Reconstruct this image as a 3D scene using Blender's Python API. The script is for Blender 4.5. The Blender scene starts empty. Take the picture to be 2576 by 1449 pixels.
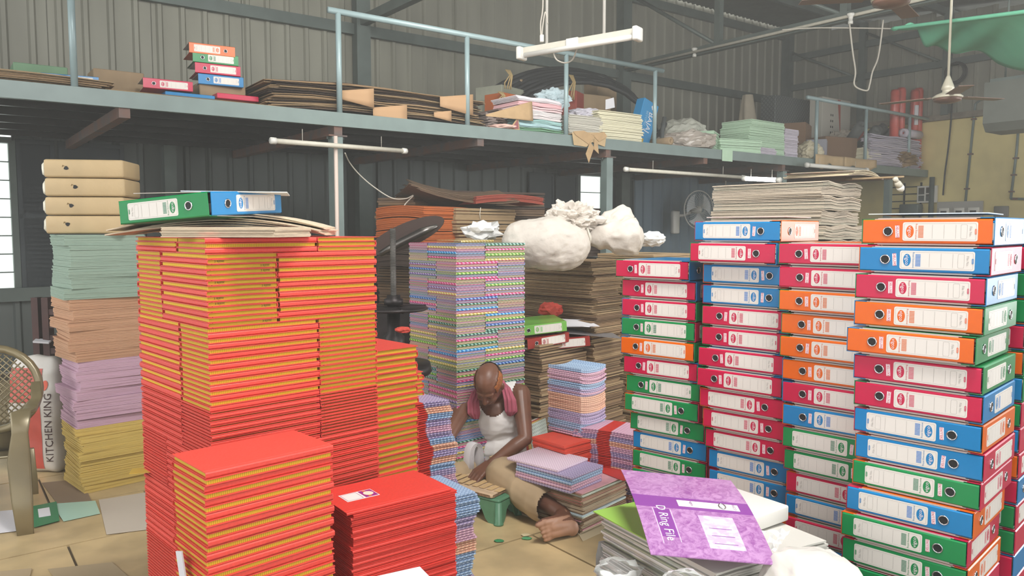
import bpy, bmesh, math, random
from mathutils import Vector, Matrix, Euler, noise
R = random.Random(7)
PI = math.pi
SC = bpy.context.scene
COL = SC.collection

# ---------------------------------------------------------------- camera, world, lights, exposure
F_PX, HOR = 1935.0, 577.0
PITCH = math.atan((724.5 - HOR) / F_PX)
CAM = Vector((0, 0, 1.5))
cd = bpy.data.cameras.new('camera'); cam = bpy.data.objects.new('camera', cd); COL.objects.link(cam)
cd.sensor_width = 36; cd.lens = 36 * F_PX / 2576; cd.clip_start = .05; cd.clip_end = 200
cam.location = CAM; cam.rotation_euler = (PI/2 - PITCH, 0, 0)
SC.camera = cam
SC.view_settings.view_transform = 'Standard'; SC.view_settings.look = 'None'
SC.view_settings.gamma = 1; SC.view_settings.use_curve_mapping = False
SC.view_settings.exposure = 0.38
try:
    SC.cycles.max_bounces = 4; SC.cycles.diffuse_bounces = 2; SC.cycles.glossy_bounces = 2
    SC.cycles.transmission_bounces = 3; SC.cycles.transparent_max_bounces = 6
    SC.cycles.caustics_reflective = False; SC.cycles.caustics_refractive = False
    SC.cycles.sample_clamp_indirect = 4; SC.cycles.use_adaptive_sampling = True; SC.cycles.adaptive_threshold = .025
except Exception: pass
w = bpy.data.worlds.new('world'); SC.world = w; w.use_nodes = True
w.node_tree.nodes['Background'].inputs[0].default_value = (0.97, 0.975, 0.965, 1)
w.node_tree.nodes['Background'].inputs[1].default_value = 1.35

def area(name, loc, target, sx, sy, power, col=(1, 1, 1)):
    l = bpy.data.lights.new(name, 'AREA'); l.shape = 'RECTANGLE'; l.size = sx; l.size_y = sy
    l.energy = power; l.color = col
    o = bpy.data.objects.new(name, l); COL.objects.link(o); o.location = loc
    o.rotation_euler = (Vector(target) - Vector(loc)).to_track_quat('-Z', 'Y').to_euler()
    return o
area('roof_skylight', (1.9, -0.6, 4.6), (0.0, 2.6, .7), 1.0, 1.0, 85, (1, .98, .95))
area('man_fill_light', (0.75, 1.5, 4.9), (.05, 3.9, .2), 1.3, 1.3, 310, (1, .98, .95))  # unseen fill lamp added to brighten the man and the floor round him
area('door_daylight', (9.5, 5.0, 1.9), (0.0, 3.5, .9), 3.2, 2.6, 170, (.98, .99, 1))
area('upper_fill_light', (1.5, 4.6, 4.7), (3.5, 10, 2.9), 5.5, 2.5, 290, (1, .99, .93))  # unseen fill lamp added to brighten the upper wall and deck
area('left_daylight', (-5.2, 2.2, 2.6), (-1.6, 5.0, 1.0), 2.0, 1.6, 32, (.97, 1, .98))

# ---------------------------------------------------------------- helpers
def L(c):
    c = c / 255.0
    return c / 12.92 if c <= .04045 else ((c + .055) / 1.055) ** 2.4
def rgb(r, g, b): return (L(r), L(g), L(b), 1)

MATS = {}
def mat(name, col, rough=.6, metal=0., var=0., bump=0., scale=20., col2=None, kind='noise', spec=.5, stretch=(1, 1, 1), objvar=0., fac=None, coat=0.):
    if name in MATS: return MATS[name]
    m = bpy.data.materials.new(name); m.use_nodes = True; nt = m.node_tree; n = nt.nodes; lk = nt.links
    b = n['Principled BSDF']; c = rgb(*col)
    b.inputs['Base Color'].default_value = c; b.inputs['Roughness'].default_value = rough
    b.inputs['Metallic'].default_value = metal
    b.inputs['Specular IOR Level'].default_value = spec
    if coat: b.inputs['Coat Weight'].default_value = coat; b.inputs['Coat Roughness'].default_value = .12
    out = None
    if var or bump or col2:
        tc = n.new('ShaderNodeTexCoord'); mp = n.new('ShaderNodeMapping'); lk.new(tc.outputs['Object'], mp.inputs[0])
        mp.inputs['Scale'].default_value = stretch
        if kind == 'noise':
            t = n.new('ShaderNodeTexNoise'); t.inputs['Scale'].default_value = scale; t.inputs['Detail'].default_value = 5
            tf = t.outputs['Fac']
        elif kind == 'wave':
            t = n.new('ShaderNodeTexWave'); t.inputs['Scale'].default_value = scale; t.inputs['Distortion'].default_value = 1.2
            t.wave_type = 'BANDS'; t.bands_direction = 'DIAGONAL'; tf = t.outputs['Fac']
        elif kind == 'bands':
            t = n.new('ShaderNodeTexWave'); t.inputs['Scale'].default_value = scale; t.inputs['Distortion'].default_value = .4
            t.wave_type = 'BANDS'; t.bands_direction = 'Z'; tf = t.outputs['Fac']
        elif kind == 'lines':
            t = n.new('ShaderNodeTexWave'); t.inputs['Scale'].default_value = scale; t.inputs['Distortion'].default_value = .3
            t.wave_type = 'BANDS'; t.bands_direction = 'X'; tf = t.outputs['Fac']
        elif kind == 'rings':
            t = n.new('ShaderNodeTexVoronoi'); t.inputs['Scale'].default_value = scale; t.inputs['Randomness'].default_value = 0
            mu = n.new('ShaderNodeMath'); mu.operation = 'PINGPONG'; mu.inputs[1].default_value = .2
            lk.new(t.outputs['Distance'], mu.inputs[0])
            mm = n.new('ShaderNodeMath'); mm.operation = 'MULTIPLY'; mm.inputs[1].default_value = 5; lk.new(mu.outputs[0], mm.inputs[0])
            tf = mm.outputs[0]
        lk.new(mp.outputs[0], t.inputs['Vector'])
        if var or col2:
            rp = n.new('ShaderNodeValToRGB'); lk.new(tf, rp.inputs[0])
            c2 = rgb(*col2) if col2 else tuple(min(1, x * (1 - var)) for x in c[:3]) + (1,)
            c1 = c if col2 else tuple(min(1, x * (1 + var)) for x in c[:3]) + (1,)
            a, d = fac or (.35, .65)
            rp.color_ramp.elements[0].position = a; rp.color_ramp.elements[1].position = d
            rp.color_ramp.elements[0].color = c2; rp.color_ramp.elements[1].color = c1
            out = rp.outputs[0]; lk.new(out, b.inputs['Base Color'])
        if bump:
            bp = n.new('ShaderNodeBump'); bp.inputs['Strength'].default_value = bump; bp.inputs['Distance'].default_value = .01
            lk.new(tf, bp.inputs['Height']); lk.new(bp.outputs[0], b.inputs['Normal'])
    if objvar:
        oi = n.new('ShaderNodeObjectInfo'); hs = n.new('ShaderNodeHueSaturation')
        mr = n.new('ShaderNodeMapRange'); mr.inputs[3].default_value = 1 - objvar; mr.inputs[4].default_value = 1 + objvar
        lk.new(oi.outputs['Random'], mr.inputs[0]); lk.new(mr.outputs[0], hs.inputs['Value'])
        if out: lk.new(out, hs.inputs['Color'])
        else: hs.inputs['Color'].default_value = c
        lk.new(hs.outputs[0], b.inputs['Base Color'])
    MATS[name] = m
    return m

def rot(ax, ay, az): return Euler((ax, ay, az)).to_matrix().to_4x4()
def TR(x, y, z): return Matrix.Translation((x, y, z))

class MB:
    def __init__(s): s.v = []; s.f = []; s.m = []; s.sm = []
    def add(s, vs, fs, mi=0, M=None, smooth=False):
        b = len(s.v)
        for p in vs:
            p = Vector(p)
            s.v.append(tuple(M @ p) if M else tuple(p))
        for i, f in enumerate(fs):
            s.f.append(tuple(b + k for k in f)); s.m.append(mi[i] if isinstance(mi, (list, tuple)) else mi); s.sm.append(smooth)
        return s
    def box(s, x0, x1, y0, y1, z0, z1, mi=0, M=None):
        vs = [(x0,y0,z0),(x1,y0,z0),(x1,y1,z0),(x0,y1,z0),(x0,y0,z1),(x1,y0,z1),(x1,y1,z1),(x0,y1,z1)]
        return s.add(vs, [(0,3,2,1),(4,5,6,7),(0,1,5,4),(1,2,6,5),(2,3,7,6),(3,0,4,7)], mi, M)
    def cbox(s, c, sz, mi=0, M=None):
        return s.box(c[0]-sz[0]/2, c[0]+sz[0]/2, c[1]-sz[1]/2, c[1]+sz[1]/2, c[2]-sz[2]/2, c[2]+sz[2]/2, mi, M)
    def rbox(s, sz, r, seg=2, mi=0, M=None, smooth=True):
        bm = bmesh.new(); bmesh.ops.create_cube(bm, size=1)
        for v in bm.verts: v.co = Vector((v.co.x*sz[0], v.co.y*sz[1], v.co.z*sz[2]))
        bmesh.ops.bevel(bm, geom=bm.edges[:], offset=r, segments=seg, profile=.5, affect='EDGES')
        bm.verts.index_update()
        vs = [v.co.copy() for v in bm.verts]; fs = [tuple(v.index for v in f.verts) for f in bm.faces]; bm.free()
        return s.add(vs, fs, mi, M, smooth)
    def tube(s, pts, r, seg=8, mi=0, M=None, closed=False, smooth=True):
        pts = [Vector(p) for p in pts]; n = len(pts); rs = r if isinstance(r, (list, tuple)) else [r]*n
        vs = []; up = None
        for i, p in enumerate(pts):
            if closed: d = pts[(i+1) % n] - pts[i-1]
            else: d = pts[min(i+1, n-1)] - pts[max(i-1, 0)]
            if d.length < 1e-9: d = Vector((0,0,1))
            d.normalize()
            if up is None: up = d.orthogonal().normalized()
            up = (up - d*up.dot(d))
            if up.length < 1e-6: up = d.orthogonal()
            up.normalize(); sd = d.cross(up)
            for k in range(seg):
                a = 2*PI*k/seg; vs.append(p + (up*math.cos(a) + sd*math.sin(a))*rs[i])
        fs = []
        for i in range(n if closed else n-1):
            j = (i+1) % n
            for k in range(seg): fs.append((i*seg+k, i*seg+(k+1)%seg, j*seg+(k+1)%seg, j*seg+k))
        if not closed: fs.append(tuple(range(seg))[::-1]); fs.append(tuple((n-1)*seg+k for k in range(seg)))
        return s.add(vs, fs, mi, M, smooth)
    def lathe(s, prof, seg=24, mi=0, M=None, smooth=True):
        vs = []; n = len(prof)
        for r, z in prof:
            for k in range(seg): a = 2*PI*k/seg; vs.append((r*math.cos(a), r*math.sin(a), z))
        fs = []
        for i in range(n-1):
            for k in range(seg): fs.append((i*seg+k, i*seg+(k+1)%seg, (i+1)*seg+(k+1)%seg, (i+1)*seg+k))
        if prof[0][0] > 1e-6: fs.append(tuple(range(seg))[::-1])
        if prof[-1][0] > 1e-6: fs.append(tuple((n-1)*seg+k for k in range(seg)))
        return s.add(vs, fs, mi, M, smooth)
    def grid(s, fn, nu, nv, mi=0, M=None, smooth=True):
        vs = [fn(i/nu, j/nv) for i in range(nu+1) for j in range(nv+1)]
        fs = [(i*(nv+1)+j, (i+1)*(nv+1)+j, (i+1)*(nv+1)+j+1, i*(nv+1)+j+1) for i in range(nu) for j in range(nv)]
        return s.add(vs, fs, mi, M, smooth)
    def ext(s, prof, x0, x1, mi=0, M=None, cap=0, smooth=False):
        """profile of (y,z) points extruded along x"""
        n = len(prof)
        vs = [(x0, y, z) for y, z in prof] + [(x1, y, z) for y, z in prof]
        fs = [(i, (i+1) % n, n+(i+1) % n, n+i) for i in range(n)]
        ms = list(mi) if isinstance(mi, (list, tuple)) else [mi]*n
        fs += [tuple(range(n))[::-1], tuple(range(n, 2*n))]; ms += [cap, cap]
        return s.add(vs, fs, ms, M, smooth)
    def mesh(s, name, mats):
        me = bpy.data.meshes.new(name); me.from_pydata(s.v, [], s.f)
        for m in (mats if isinstance(mats, (list, tuple)) else [mats]): me.materials.append(m)
        me.polygons.foreach_set('material_index', s.m); me.polygons.foreach_set('use_smooth', s.sm)
        me.update(); return me
    def obj(s, name, mats, parent=None, loc=(0,0,0), rz=0):
        return link(name, s.mesh(name, mats), parent, loc, rz)

def link(name, me, parent=None, loc=(0,0,0), rz=0):
    o = bpy.data.objects.new(name, me); COL.objects.link(o)
    if parent: o.parent = parent
    o.location = loc; o.rotation_euler = (0, 0, rz) if not isinstance(rz, (tuple, Euler)) else rz
    return o
def tag(o, label, cat, group=None, kind=None):
    o['label'] = label; o['category'] = cat
    if group: o['group'] = group
    if kind: o['kind'] = kind
    return o
def thing(name, label, cat, loc=(0,0,0), rz=0, group=None):
    return tag(link(name, None, None, loc, rz), label, cat, group)
def struct(o): o['kind'] = 'structure'; return o
def fixn(o):
    bm = bmesh.new(); bm.from_mesh(o.data); bmesh.ops.recalc_face_normals(bm, faces=bm.faces[:]); bm.to_mesh(o.data); bm.free(); return o

def A(px, py, Y):
    """a point of the place seen at this pixel of the photograph, at world depth Y"""
    x = (px - 1288) / F_PX; z = -(py - 724.5) / F_PX
    c, s = math.cos(PITCH), math.sin(PITCH)
    d = Vector((x, c + z*s, -s + z*c))
    return CAM + d * (Y / d.y)
def AZ(px, py, H):
    x = (px - 1288) / F_PX; z = -(py - 724.5) / F_PX
    c, s = math.cos(PITCH), math.sin(PITCH)
    d = Vector((x, c + z*s, -s + z*c))
    return CAM + d * ((H - 1.5) / d.z)
UA = math.radians(52.9); U = Vector((math.sin(UA), math.cos(UA), 0)); N = Vector((-math.cos(UA), math.sin(UA), 0))
RU = PI/2 - UA      # rotation whose x axis runs along the back wall
def W(s, t, z=0): return U*s + N*t + Vector((0, 0, z))
def S_at(px, t):
    d = (px - 1288)/F_PX
    return t*(U.x*d + U.y)/(N.y - U.y*0 + N.x*d) if False else t*(U.x*d + U.y)/(N.y + N.x*d)
def H_at(px, py, t):
    d = (px - 1288)/F_PX; Y = t/(N.y + N.x*d)
    return A(px, py, Y).z
def ordn(n):
    w = {1: 'topmost', 2: 'second from top', 3: 'third from top', 4: 'fourth from top', 5: 'fifth from top', 6: 'sixth from top', 7: 'seventh from top', 8: 'eighth from top', 9: 'ninth from top'}
    if n in w: return w[n]
    suf = 'th' if 10 <= n % 100 <= 20 else {1: 'st', 2: 'nd', 3: 'rd'}.get(n % 10, 'th')
    return '%d%s from top' % (n, suf)

_tc = {}
def text_geo(s, size):
    k = (s, size)
    if k in _tc: return _tc[k]
    cu = bpy.data.curves.new('t', 'FONT'); cu.body = s; cu.size = size; cu.align_x = 'CENTER'; cu.align_y = 'CENTER'; cu.resolution_u = 2
    o = bpy.data.objects.new('t', cu); COL.objects.link(o)
    bpy.context.view_layer.update()
    dg = bpy.context.evaluated_depsgraph_get(); me = o.evaluated_get(dg).to_mesh()
    r = ([v.co.copy() for v in me.vertices], [tuple(p.vertices) for p in me.polygons])
    o.evaluated_get(dg).to_mesh_clear(); bpy.data.objects.remove(o); bpy.data.curves.remove(cu)
    _tc[k] = r; return r
# maps flat drawing (x right, y up) onto a wall facing -y
FACE = Matrix(((1,0,0,0),(0,0,-1,0),(0,1,0,0),(0,0,0,1)))

def ngon_ellipse(cx, cy, rx, ry, n=20): return [(cx+rx*math.cos(2*PI*k/n), cy+ry*math.sin(2*PI*k/n), 0) for k in range(n)]
def rrect(w, h, r, n=4, cx=0, cy=0):
    p = []
    for qx, qy, a0 in ((1,1,0),(-1,1,90),(-1,-1,180),(1,-1,270)):
        for k in range(n+1):
            a = math.radians(a0 + 90*k/n); p.append((cx+qx*(w/2-r)+r*math.cos(a), cy+qy*(h/2-r)+r*math.sin(a), 0))
    return p
def ring_faces(mb, outer, inner, mi, M):
    n = len(outer); mb.add(outer+inner, [(i, (i+1)%n, n+(i+1)%n, n+i) for i in range(n)], mi, M)
def plate(mb, pts, th, mi, M):
    """flat outline given thickness th towards the viewer (-z of drawing is into the wall)"""
    n = len(pts); vs = list(pts) + [(p[0], p[1], th) for p in pts]
    mb.add(vs, [tuple(range(n, 2*n))] + [(i, (i+1)%n, n+(i+1)%n, n+i) for i in range(n)], mi, M)

# generic bowed ream of sheets (one mesh)
def ream_mesh(name, Lx, Wy, T, n, mats, jit=.004, bow=0., seed=0, segs=6, gap=.25, droop=0., wav=0., angle=.01):
    r = random.Random(seed); mb = MB(); nm = len(mats) if isinstance(mats, (list, tuple)) else 1
    th = T/n
    for k in range(n):
        ox, oy = r.uniform(-jit, jit), r.uniform(-jit, jit); an = r.uniform(-angle, angle)
        lx, wy = Lx*(1+r.uniform(-.5, .5)*jit/Lx), Wy
        M = TR(ox, oy, 0) @ rot(0, 0, an); mi = r.randrange(nm)
        z0 = k*th; zt = th*(1-gap*r.random())
        vs = []
        for i in range(segs+1):
            u = i/segs*2-1
            dz = bow*(1-u*u) - droop*(u*u)*(k/n) + wav*math.sin(u*5+seed+k*.13)*(.3+.7*k/n)
            x = u*lx/2
            for y, z in ((-wy/2, 0), (wy/2, 0), (wy/2, zt), (-wy/2, zt)): vs.append((x, y, z0+z+dz))
        fs = []
        for i in range(segs):
            for q in range(4): fs.append((i*4+q, i*4+(q+1)%4, (i+1)*4+(q+1)%4, (i+1)*4+q))
        fs += [(0,1,2,3)[::-1], tuple(segs*4+q for q in range(4))]
        mb.add(vs, [f[::-1] for f in fs], mi, M)
    return mb.mesh(name, mats)

def blob_obj(name, mats, size, seed=0, amp=.12, freq=3., sub=4, flat=.0, parent=None, loc=(0,0,0), rz=0, smooth=True, ridged=False, sharp=0):
    bm = bmesh.new(); bmesh.ops.create_icosphere(bm, subdivisions=sub, radius=1)
    off = Vector((seed*3.7, seed*1.3, seed*2.1))
    for v in bm.verts:
        p = v.co.copy()
        if ridged:
            nn = noise.noise(p*freq+off); h = 1 - abs(nn)*2.2
            nn2 = 1 - abs(noise.noise(p*freq*2.3+off*2))*2.2
            q = h*amp + nn2*amp*.5
        else: q = noise.fractal(p*freq+off, .8, 2.0, 4)*amp
        p = p*(1+q)
        if sharp: p = Vector([math.copysign(abs(c)**sharp, c) for c in p])
        if flat and p.z < -flat: p.z = -flat + (p.z+flat)*.15
        v.co = Vector((p.x*size[0]/2, p.y*size[1]/2, p.z*size[2]/2))
    zm = min(v.co.z for v in bm.verts)
    for v in bm.verts: v.co.z -= zm
    me = bpy.data.meshes.new(name); bm.to_mesh(me); bm.free()
    me.materials.append(mats); me.polygons.foreach_set('use_smooth', [smooth]*len(me.polygons))
    return link(name, me, parent, loc, rz)
# ---------------------------------------------------------------- materials of the setting
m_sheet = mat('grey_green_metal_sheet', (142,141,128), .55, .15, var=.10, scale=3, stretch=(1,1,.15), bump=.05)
m_sheet_shaded = mat('shaded_metal_sheet', (88,94,92), .5, .2, var=.12, scale=3, stretch=(1,1,.15), bump=.05)  # same wall sheet, its colour darkened for the shade below the deck
m_steel = mat('painted_steel_blue_grey', (116,131,128), .4, .1, var=.06, scale=6)
m_steel_dk = mat('dark_painted_steel', (94,104,100), .5, .2, var=.1, scale=5)
m_under = mat('deck_underside_metal', (44,44,42), .35, .5, var=.2, scale=2.5)
m_rust = mat('rusty_steel', (120,82,66), .6, .2, var=.25, scale=6, col2=(92,86,84))
m_roof = mat('roof_sheet', (96,100,98), .5, .2, var=.1, scale=4)
m_yellow = mat('yellow_limewash', (224,208,146), .85, var=.08, scale=2.5, bump=.1)
m_floor = mat('stone_slab', (196,172,128), .4, var=.16, scale=5, bump=.08, objvar=.10)
m_grout = mat('floor_grout', (104,92,74), .9)
m_dkblue = mat('shutter_blue_grey', (58,66,70), .5, .2, var=.08, scale=3)
m_glass = mat('frosted_louvre', (215,225,215), .3, spec=.6)
def trans_glass():
    m = bpy.data.materials.new('louvre_glass'); m.use_nodes = True; nt = m.node_tree; b = nt.nodes['Principled BSDF']
    b.inputs['Base Color'].default_value = (.85, .95, .88, 1); b.inputs['Roughness'].default_value = .35; b.inputs['Transmission Weight'].default_value = .9
    b.inputs['IOR'].default_value = 1.1
    return m
m_louvre = trans_glass()
m_black = mat('black_void', (14,14,16), .6)
m_white = mat('white_plastic', (222,220,212), .4)
m_cream = mat('aged_white_paint', (205,200,185), .45, var=.05)

# ---------------------------------------------------------------- walls
TB, SE = 9.6, 14.4          # back wall, end wall
MT, MH = 6.6, 2.56          # mezzanine front edge and deck height
def corr_mesh(x0, x1, z0, z1, mats, name='wall_sheet', pitch=.25, depth=.03):
    mb = MB(); xs = [(x0, 0)]; k = math.floor(x0/pitch)
    while k*pitch < x1:
        b = k*pitch
        for dx, dy in ((.17, 0), (.19, -depth), (.23, -depth), (.25, 0)):
            if x0 < b+dx < x1: xs.append((b+dx, dy))
        k += 1
    xs.append((x1, 0)); n = len(xs)
    vs = [(x, y, z) for z in (z0, z1) for x, y in xs]
    vs += [(x, y+.006, z) for z in (z0, z1) for x, y in xs]
    fs = [(i, i+1, n+i+1, n+i) for i in range(n-1)] + [(2*n+i, 3*n+i, 3*n+i+1, 2*n+i+1) for i in range(n-1)]
    mb.add(vs, fs); return mb.mesh(name, mats)
wall_back = struct(link('wall_back', None, None, W(0, TB), RU))
def sheets(wall, a, b, z0, z1, m, step=1.0):
    n = max(1, round((b-a)/step)); w = (b-a)/n
    for i in range(n):
        link('wall_sheet', corr_mesh(a+i*w, a+(i+1)*w+.012, z0, z1, m), wall)
s1, s2 = S_at(42, TB), S_at(1450, TB); s3 = S_at(1517, TB)
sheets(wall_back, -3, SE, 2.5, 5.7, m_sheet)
sheets(wall_back, -3, SE, 0, .80, m_sheet_shaded)
sheets(wall_back, -3, -.7, .80, 2.5, m_sheet_shaded); sheets(wall_back, s1, s2, .80, 2.5, m_sheet_shaded); sheets(wall_back, s3, S_at(1592, TB), .80, 2.5, m_sheet_shaded, .5); sheets(wall_back, S_at(1592, TB), SE, .80, 2.5, mat('blue_partition_sheet', (122,140,152), .5, .15, var=.10, scale=3, stretch=(1,1,.15)))
# columns and purlins of the back wall
for s in (S_at(905, TB), S_at(1550, TB), SE-.1, S_at(425, TB)):
    z1 = 5.7 if s != S_at(425, TB) else 2.45
    mb = MB(); wd = .075 if z1 > 3 else .05
    mb.box(-wd, wd, -.20, -.03, 0, z1); mb.box(-wd*1.3, wd*1.3, -.22, -.20, 0, z1)
    struct(mb.obj('trim_column', m_steel_dk, None, W(s, TB), RU))
for z in (4.13, 5.45, .82):
    mb = MB(); mb.ext([(-.10, z-.07), (-.10, z+.07), (-.03, z+.07), (-.03, z+.06), (-.09, z+.06), (-.09, z-.06), (-.03, z-.06), (-.03, z-.07)], -3, SE)
    struct(mb.obj('trim_purlin', m_steel_dk, None, W(0, TB), RU))
# end wall: sheets above a yellow masonry wall ; local x runs along -N from the corner
RE = RU - PI/2
wall_end = struct(link('wall_right', None, None, W(SE, TB), RE))
ne = 7
def roofz(t): return 5.62 - .085*(TB - t)
for i in range(ne): link('wall_sheet', corr_mesh(i*1.0, (i+1)*1.0+.012, 3.5, roofz(TB-i*1.0-1)-.03, m_sheet), wall_end)
struct(MB().box(0, 6.6, -.0, .25, 0, 3.42).obj('wall_right_masonry', m_yellow, None, W(SE, TB), RE))
struct(MB().box(0, 6.6, -.10, .02, 3.42, 3.52).obj('trim_ledge', mat('rough_ledge', (126,118,104), .9, var=.2, scale=9, bump=.3), None, W(SE, TB), RE))
for z in (4.4, 5.0):
    struct(MB().box(0, 7, -.10, -.03, z-.06, z+.06).obj('trim_girt', m_steel_dk, None, W(SE, TB), RE))
def E(px):      # distance along the end wall from the corner
    d = (px-1288)/F_PX; Y = SE/(U.x*d+U.y); p = Vector((d*Y, Y, 0)); return TB - p.dot(N)
for p in (2159, 2368): struct(MB().box(E(p)-.06, E(p)+.06, -.14, -.03, 3.5, 5.4).obj('trim_end_post', m_steel_dk, None, W(SE, TB), RE))
for (pa, za, pb, zb) in ((1968, 5.2, 2133, 4.45), (2167, 5.2, 2347, 4.45), (2400, 5.1, 2560, 4.4)):
    struct(MB().tube([(E(pa), -.08, za), (E(pb), -.08, zb)], .03, 4).obj('trim_brace', m_steel_dk, None, W(SE, TB), RE))
# roof: corrugated, with gaps of daylight under it at the walls
ceil = struct(link('ceiling', None, None))
def roofz(t): return 5.62 - .085*(TB - t)
for i in range(18):
    s0 = -3 + i
    mb = MB(); xs = []
    for k in range(9): xs += [(s0+k*.125, 0), (s0+k*.125+.04, .03), (s0+k*.125+.085, .03)]
    xs = [x for x in xs if x[0] <= s0+1.0001]
    vs = [W(x, t, roofz(t)+dz) for t in (TB-.05, -3.5) for x, dz in xs]
    n = len(xs); mb.add(vs, [(j, j+1, n+j+1, n+j) for j in range(n-1)])
    link('roof_sheet', mb.mesh('roof_sheet', m_roof), ceil)
for t in (8.0, 6.4, 4.8, 3.2, 1.6):
    struct(MB().box(-3, 15, -.04, .04, -.12, 0).obj('trim_roof_purlin', m_steel_dk, None, W(0, t, roofz(t)), RU))
# trusses across the hall
for s in (S_at(1550, TB), S_at(905, TB)):
    tr = struct(link('trim_truss', None, None, W(s, TB), RE))
    zc = 4.22; n = 6
    MB().box(0, 12.5, -.05, .05, zc-.06, zc+.06).obj('bottom_chord', m_steel_dk, tr)
    for k in range(n):
        x = .1+k*2.0
        MB().box(x-.05, x+.05, -.045, .045, zc, roofz(TB-x)-.1).obj('web_post', m_steel_dk, tr)
        MB().tube([(x+.05, 0, roofz(TB-x)-.12), (x+1.95, 0, zc+.05)], .035, 4).obj('web_brace', m_steel_dk, tr)
    MB().tube([(0, 0, roofz(TB)-.1), (12.5, 0, roofz(TB-12.5)-.1)], .05, 4).obj('top_chord', m_steel_dk, tr)
# ---------------------------------------------------------------- floor of stone slabs
struct(MB().box(-4, 15.5, -6, TB+.3, -.08, -.012).obj('floor', m_grout, None, (0,0,0), RU))
fl = bpy.data.objects['floor']
Rf = random.Random(3)
for i in range(-4, 10):
    for j in range(0, 14):
        s, t = i*.92 + (.46 if j % 2 else 0), .4 + j*.62
        p = W(s+.45, t+.3)
        if not (-.78 < p.x/max(p.y, .1) < .78) or p.y < 2.2 or t > TB-.7 or p.y > 8: continue
        g = .006
        mb = MB(); z1 = Rf.uniform(-.0015, 0)
        mb.box(s+g, s+.92-g, t+g, t+.62-g, -.012, z1)
        mb.obj('stone_slab', m_floor, fl)
# ---------------------------------------------------------------- windows and shutters
def louvre_window(name, sa, sb, za, zb, n):
    o = struct(link(name, None, None, W(sa, TB), RU)); w = sb-sa
    mb = MB()
    mb.box(-.03, .03, -.06, .06, za, zb); mb.box(w-.03, w+.03, -.06, .06, za, zb)
    mb.box(0, w, -.06, .06, za-.03, za+.03); mb.box(0, w, -.06, .06, zb-.03, zb+.03)
    mb.obj('window_frame', m_steel_dk, o)
    h = (zb-za-.06)/n
    for k in range(n):
        z = za+.03+h*(k+.5)
        MB().cbox((0, 0, 0), (w-.06, .005, h*.98), 0, TR(w/2, 0, z) @ rot(math.radians(18), 0, 0)).obj('louvre_pane', m_louvre, o)
        MB().box(0.03, w-.03, -.012, .012, z-h/2-.006, z-h/2+.006).obj('glazing_bar', m_steel_dk, o)
louvre_window('window_1', -.7, s1, .83, 2.42, 8)
louvre_window('window_2', s2, s3, 1.0, 2.42, 5)
def leaf(sa, sb, za, zb, lab):
    o = tag(MB().box(0, sb-sa, -.05, -.035, za, zb).obj('window_shutter', m_dkblue, None, W(sa, TB), RU), lab, 'shutter')
    mb = MB()
    for z in (za+.03, zb-.03, (za+zb)/2): mb.box(.01, sb-sa-.01, -.062, -.05, z-.02, z+.02)
    for x in (.025, sb-sa-.025): mb.box(x-.02, x+.02, -.062, -.05, za, zb)
    mb.obj('shutter_frame', m_dkblue, o)
leaf(s1+.03, S_at(148, TB), .84, 2.44, 'dark blue steel shutter folded open beside the bright left window')
leaf(S_at(156, TB), S_at(320, TB), .84, 2.44, 'dark navy steel shutter behind the wrapped brown parcels')
leaf(S_at(1325, TB), S_at(1388, TB), .9, 2.4, 'blue grey shutter leaf farther left of the small louvred window')
leaf(S_at(1391, TB), S_at(1447, TB), .9, 2.4, 'blue grey shutter leaf right against the small louvred window')
leaf(S_at(1525, TB), S_at(1588, TB), .9, 2.4, 'grey shutter leaf right of the small louvred window, behind a post')
# ---------------------------------------------------------------- mezzanine
ms0, ms1 = -3, SE-.05
mz = struct(link('trim_mezzanine', None, None, W(0, MT, MH), RU))
MB().ext([(0, -.125), (0, 0), (.05, 0), (.05, -.01), (.01, -.01), (.01, -.115), (.05, -.115), (.05, -.125)], ms0, ms1).obj('edge_channel', m_steel, mz)
for k in range(17): MB().box(ms0+k+.002, min(ms0+k+.998, ms1), .05, TB-MT-.04, -.03, -.004).obj('deck_plate', m_under, mz)
for t in (.55, 1.1, 1.65, 2.2, 2.75): MB().box(ms0, ms1, t-.025, t+.025, -.11, -.03).obj('joist', m_under, mz)
for s in (-.05, 1.25, 3.02, 4.6, 6.43, 8.2, 9.96, 11.7, 13.4): MB().box(s-.04, s+.04, .02, TB-MT-.04, -.20, -.112).obj('cross_beam', m_rust, mz)
for i, (px, lab) in enumerate(((857, 'tall red stack'), (1535, 'white sacks'), (1972, 'grey paper stack'), (2238, 'light bulb'))):
    s = S_at(px, MT)
    o = tag(MB().box(-.05, .05, -.0, .10, 0, MH-.205).obj('steel_post', m_steel, None, W(s, MT+.02), RU), 'grey green square steel post holding the mezzanine behind the ' + lab, 'post')
    MB().box(-.09, .09, -.01, .12, MH-.215, MH-.202).obj('cap_plate', m_rust, o)
    for x in (-.075, .075): MB().lathe([(.011, 0), (.011, .03)], 6, 0, TR(x, .05, MH-.24)).obj('bolt', m_steel_dk, o)
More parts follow.
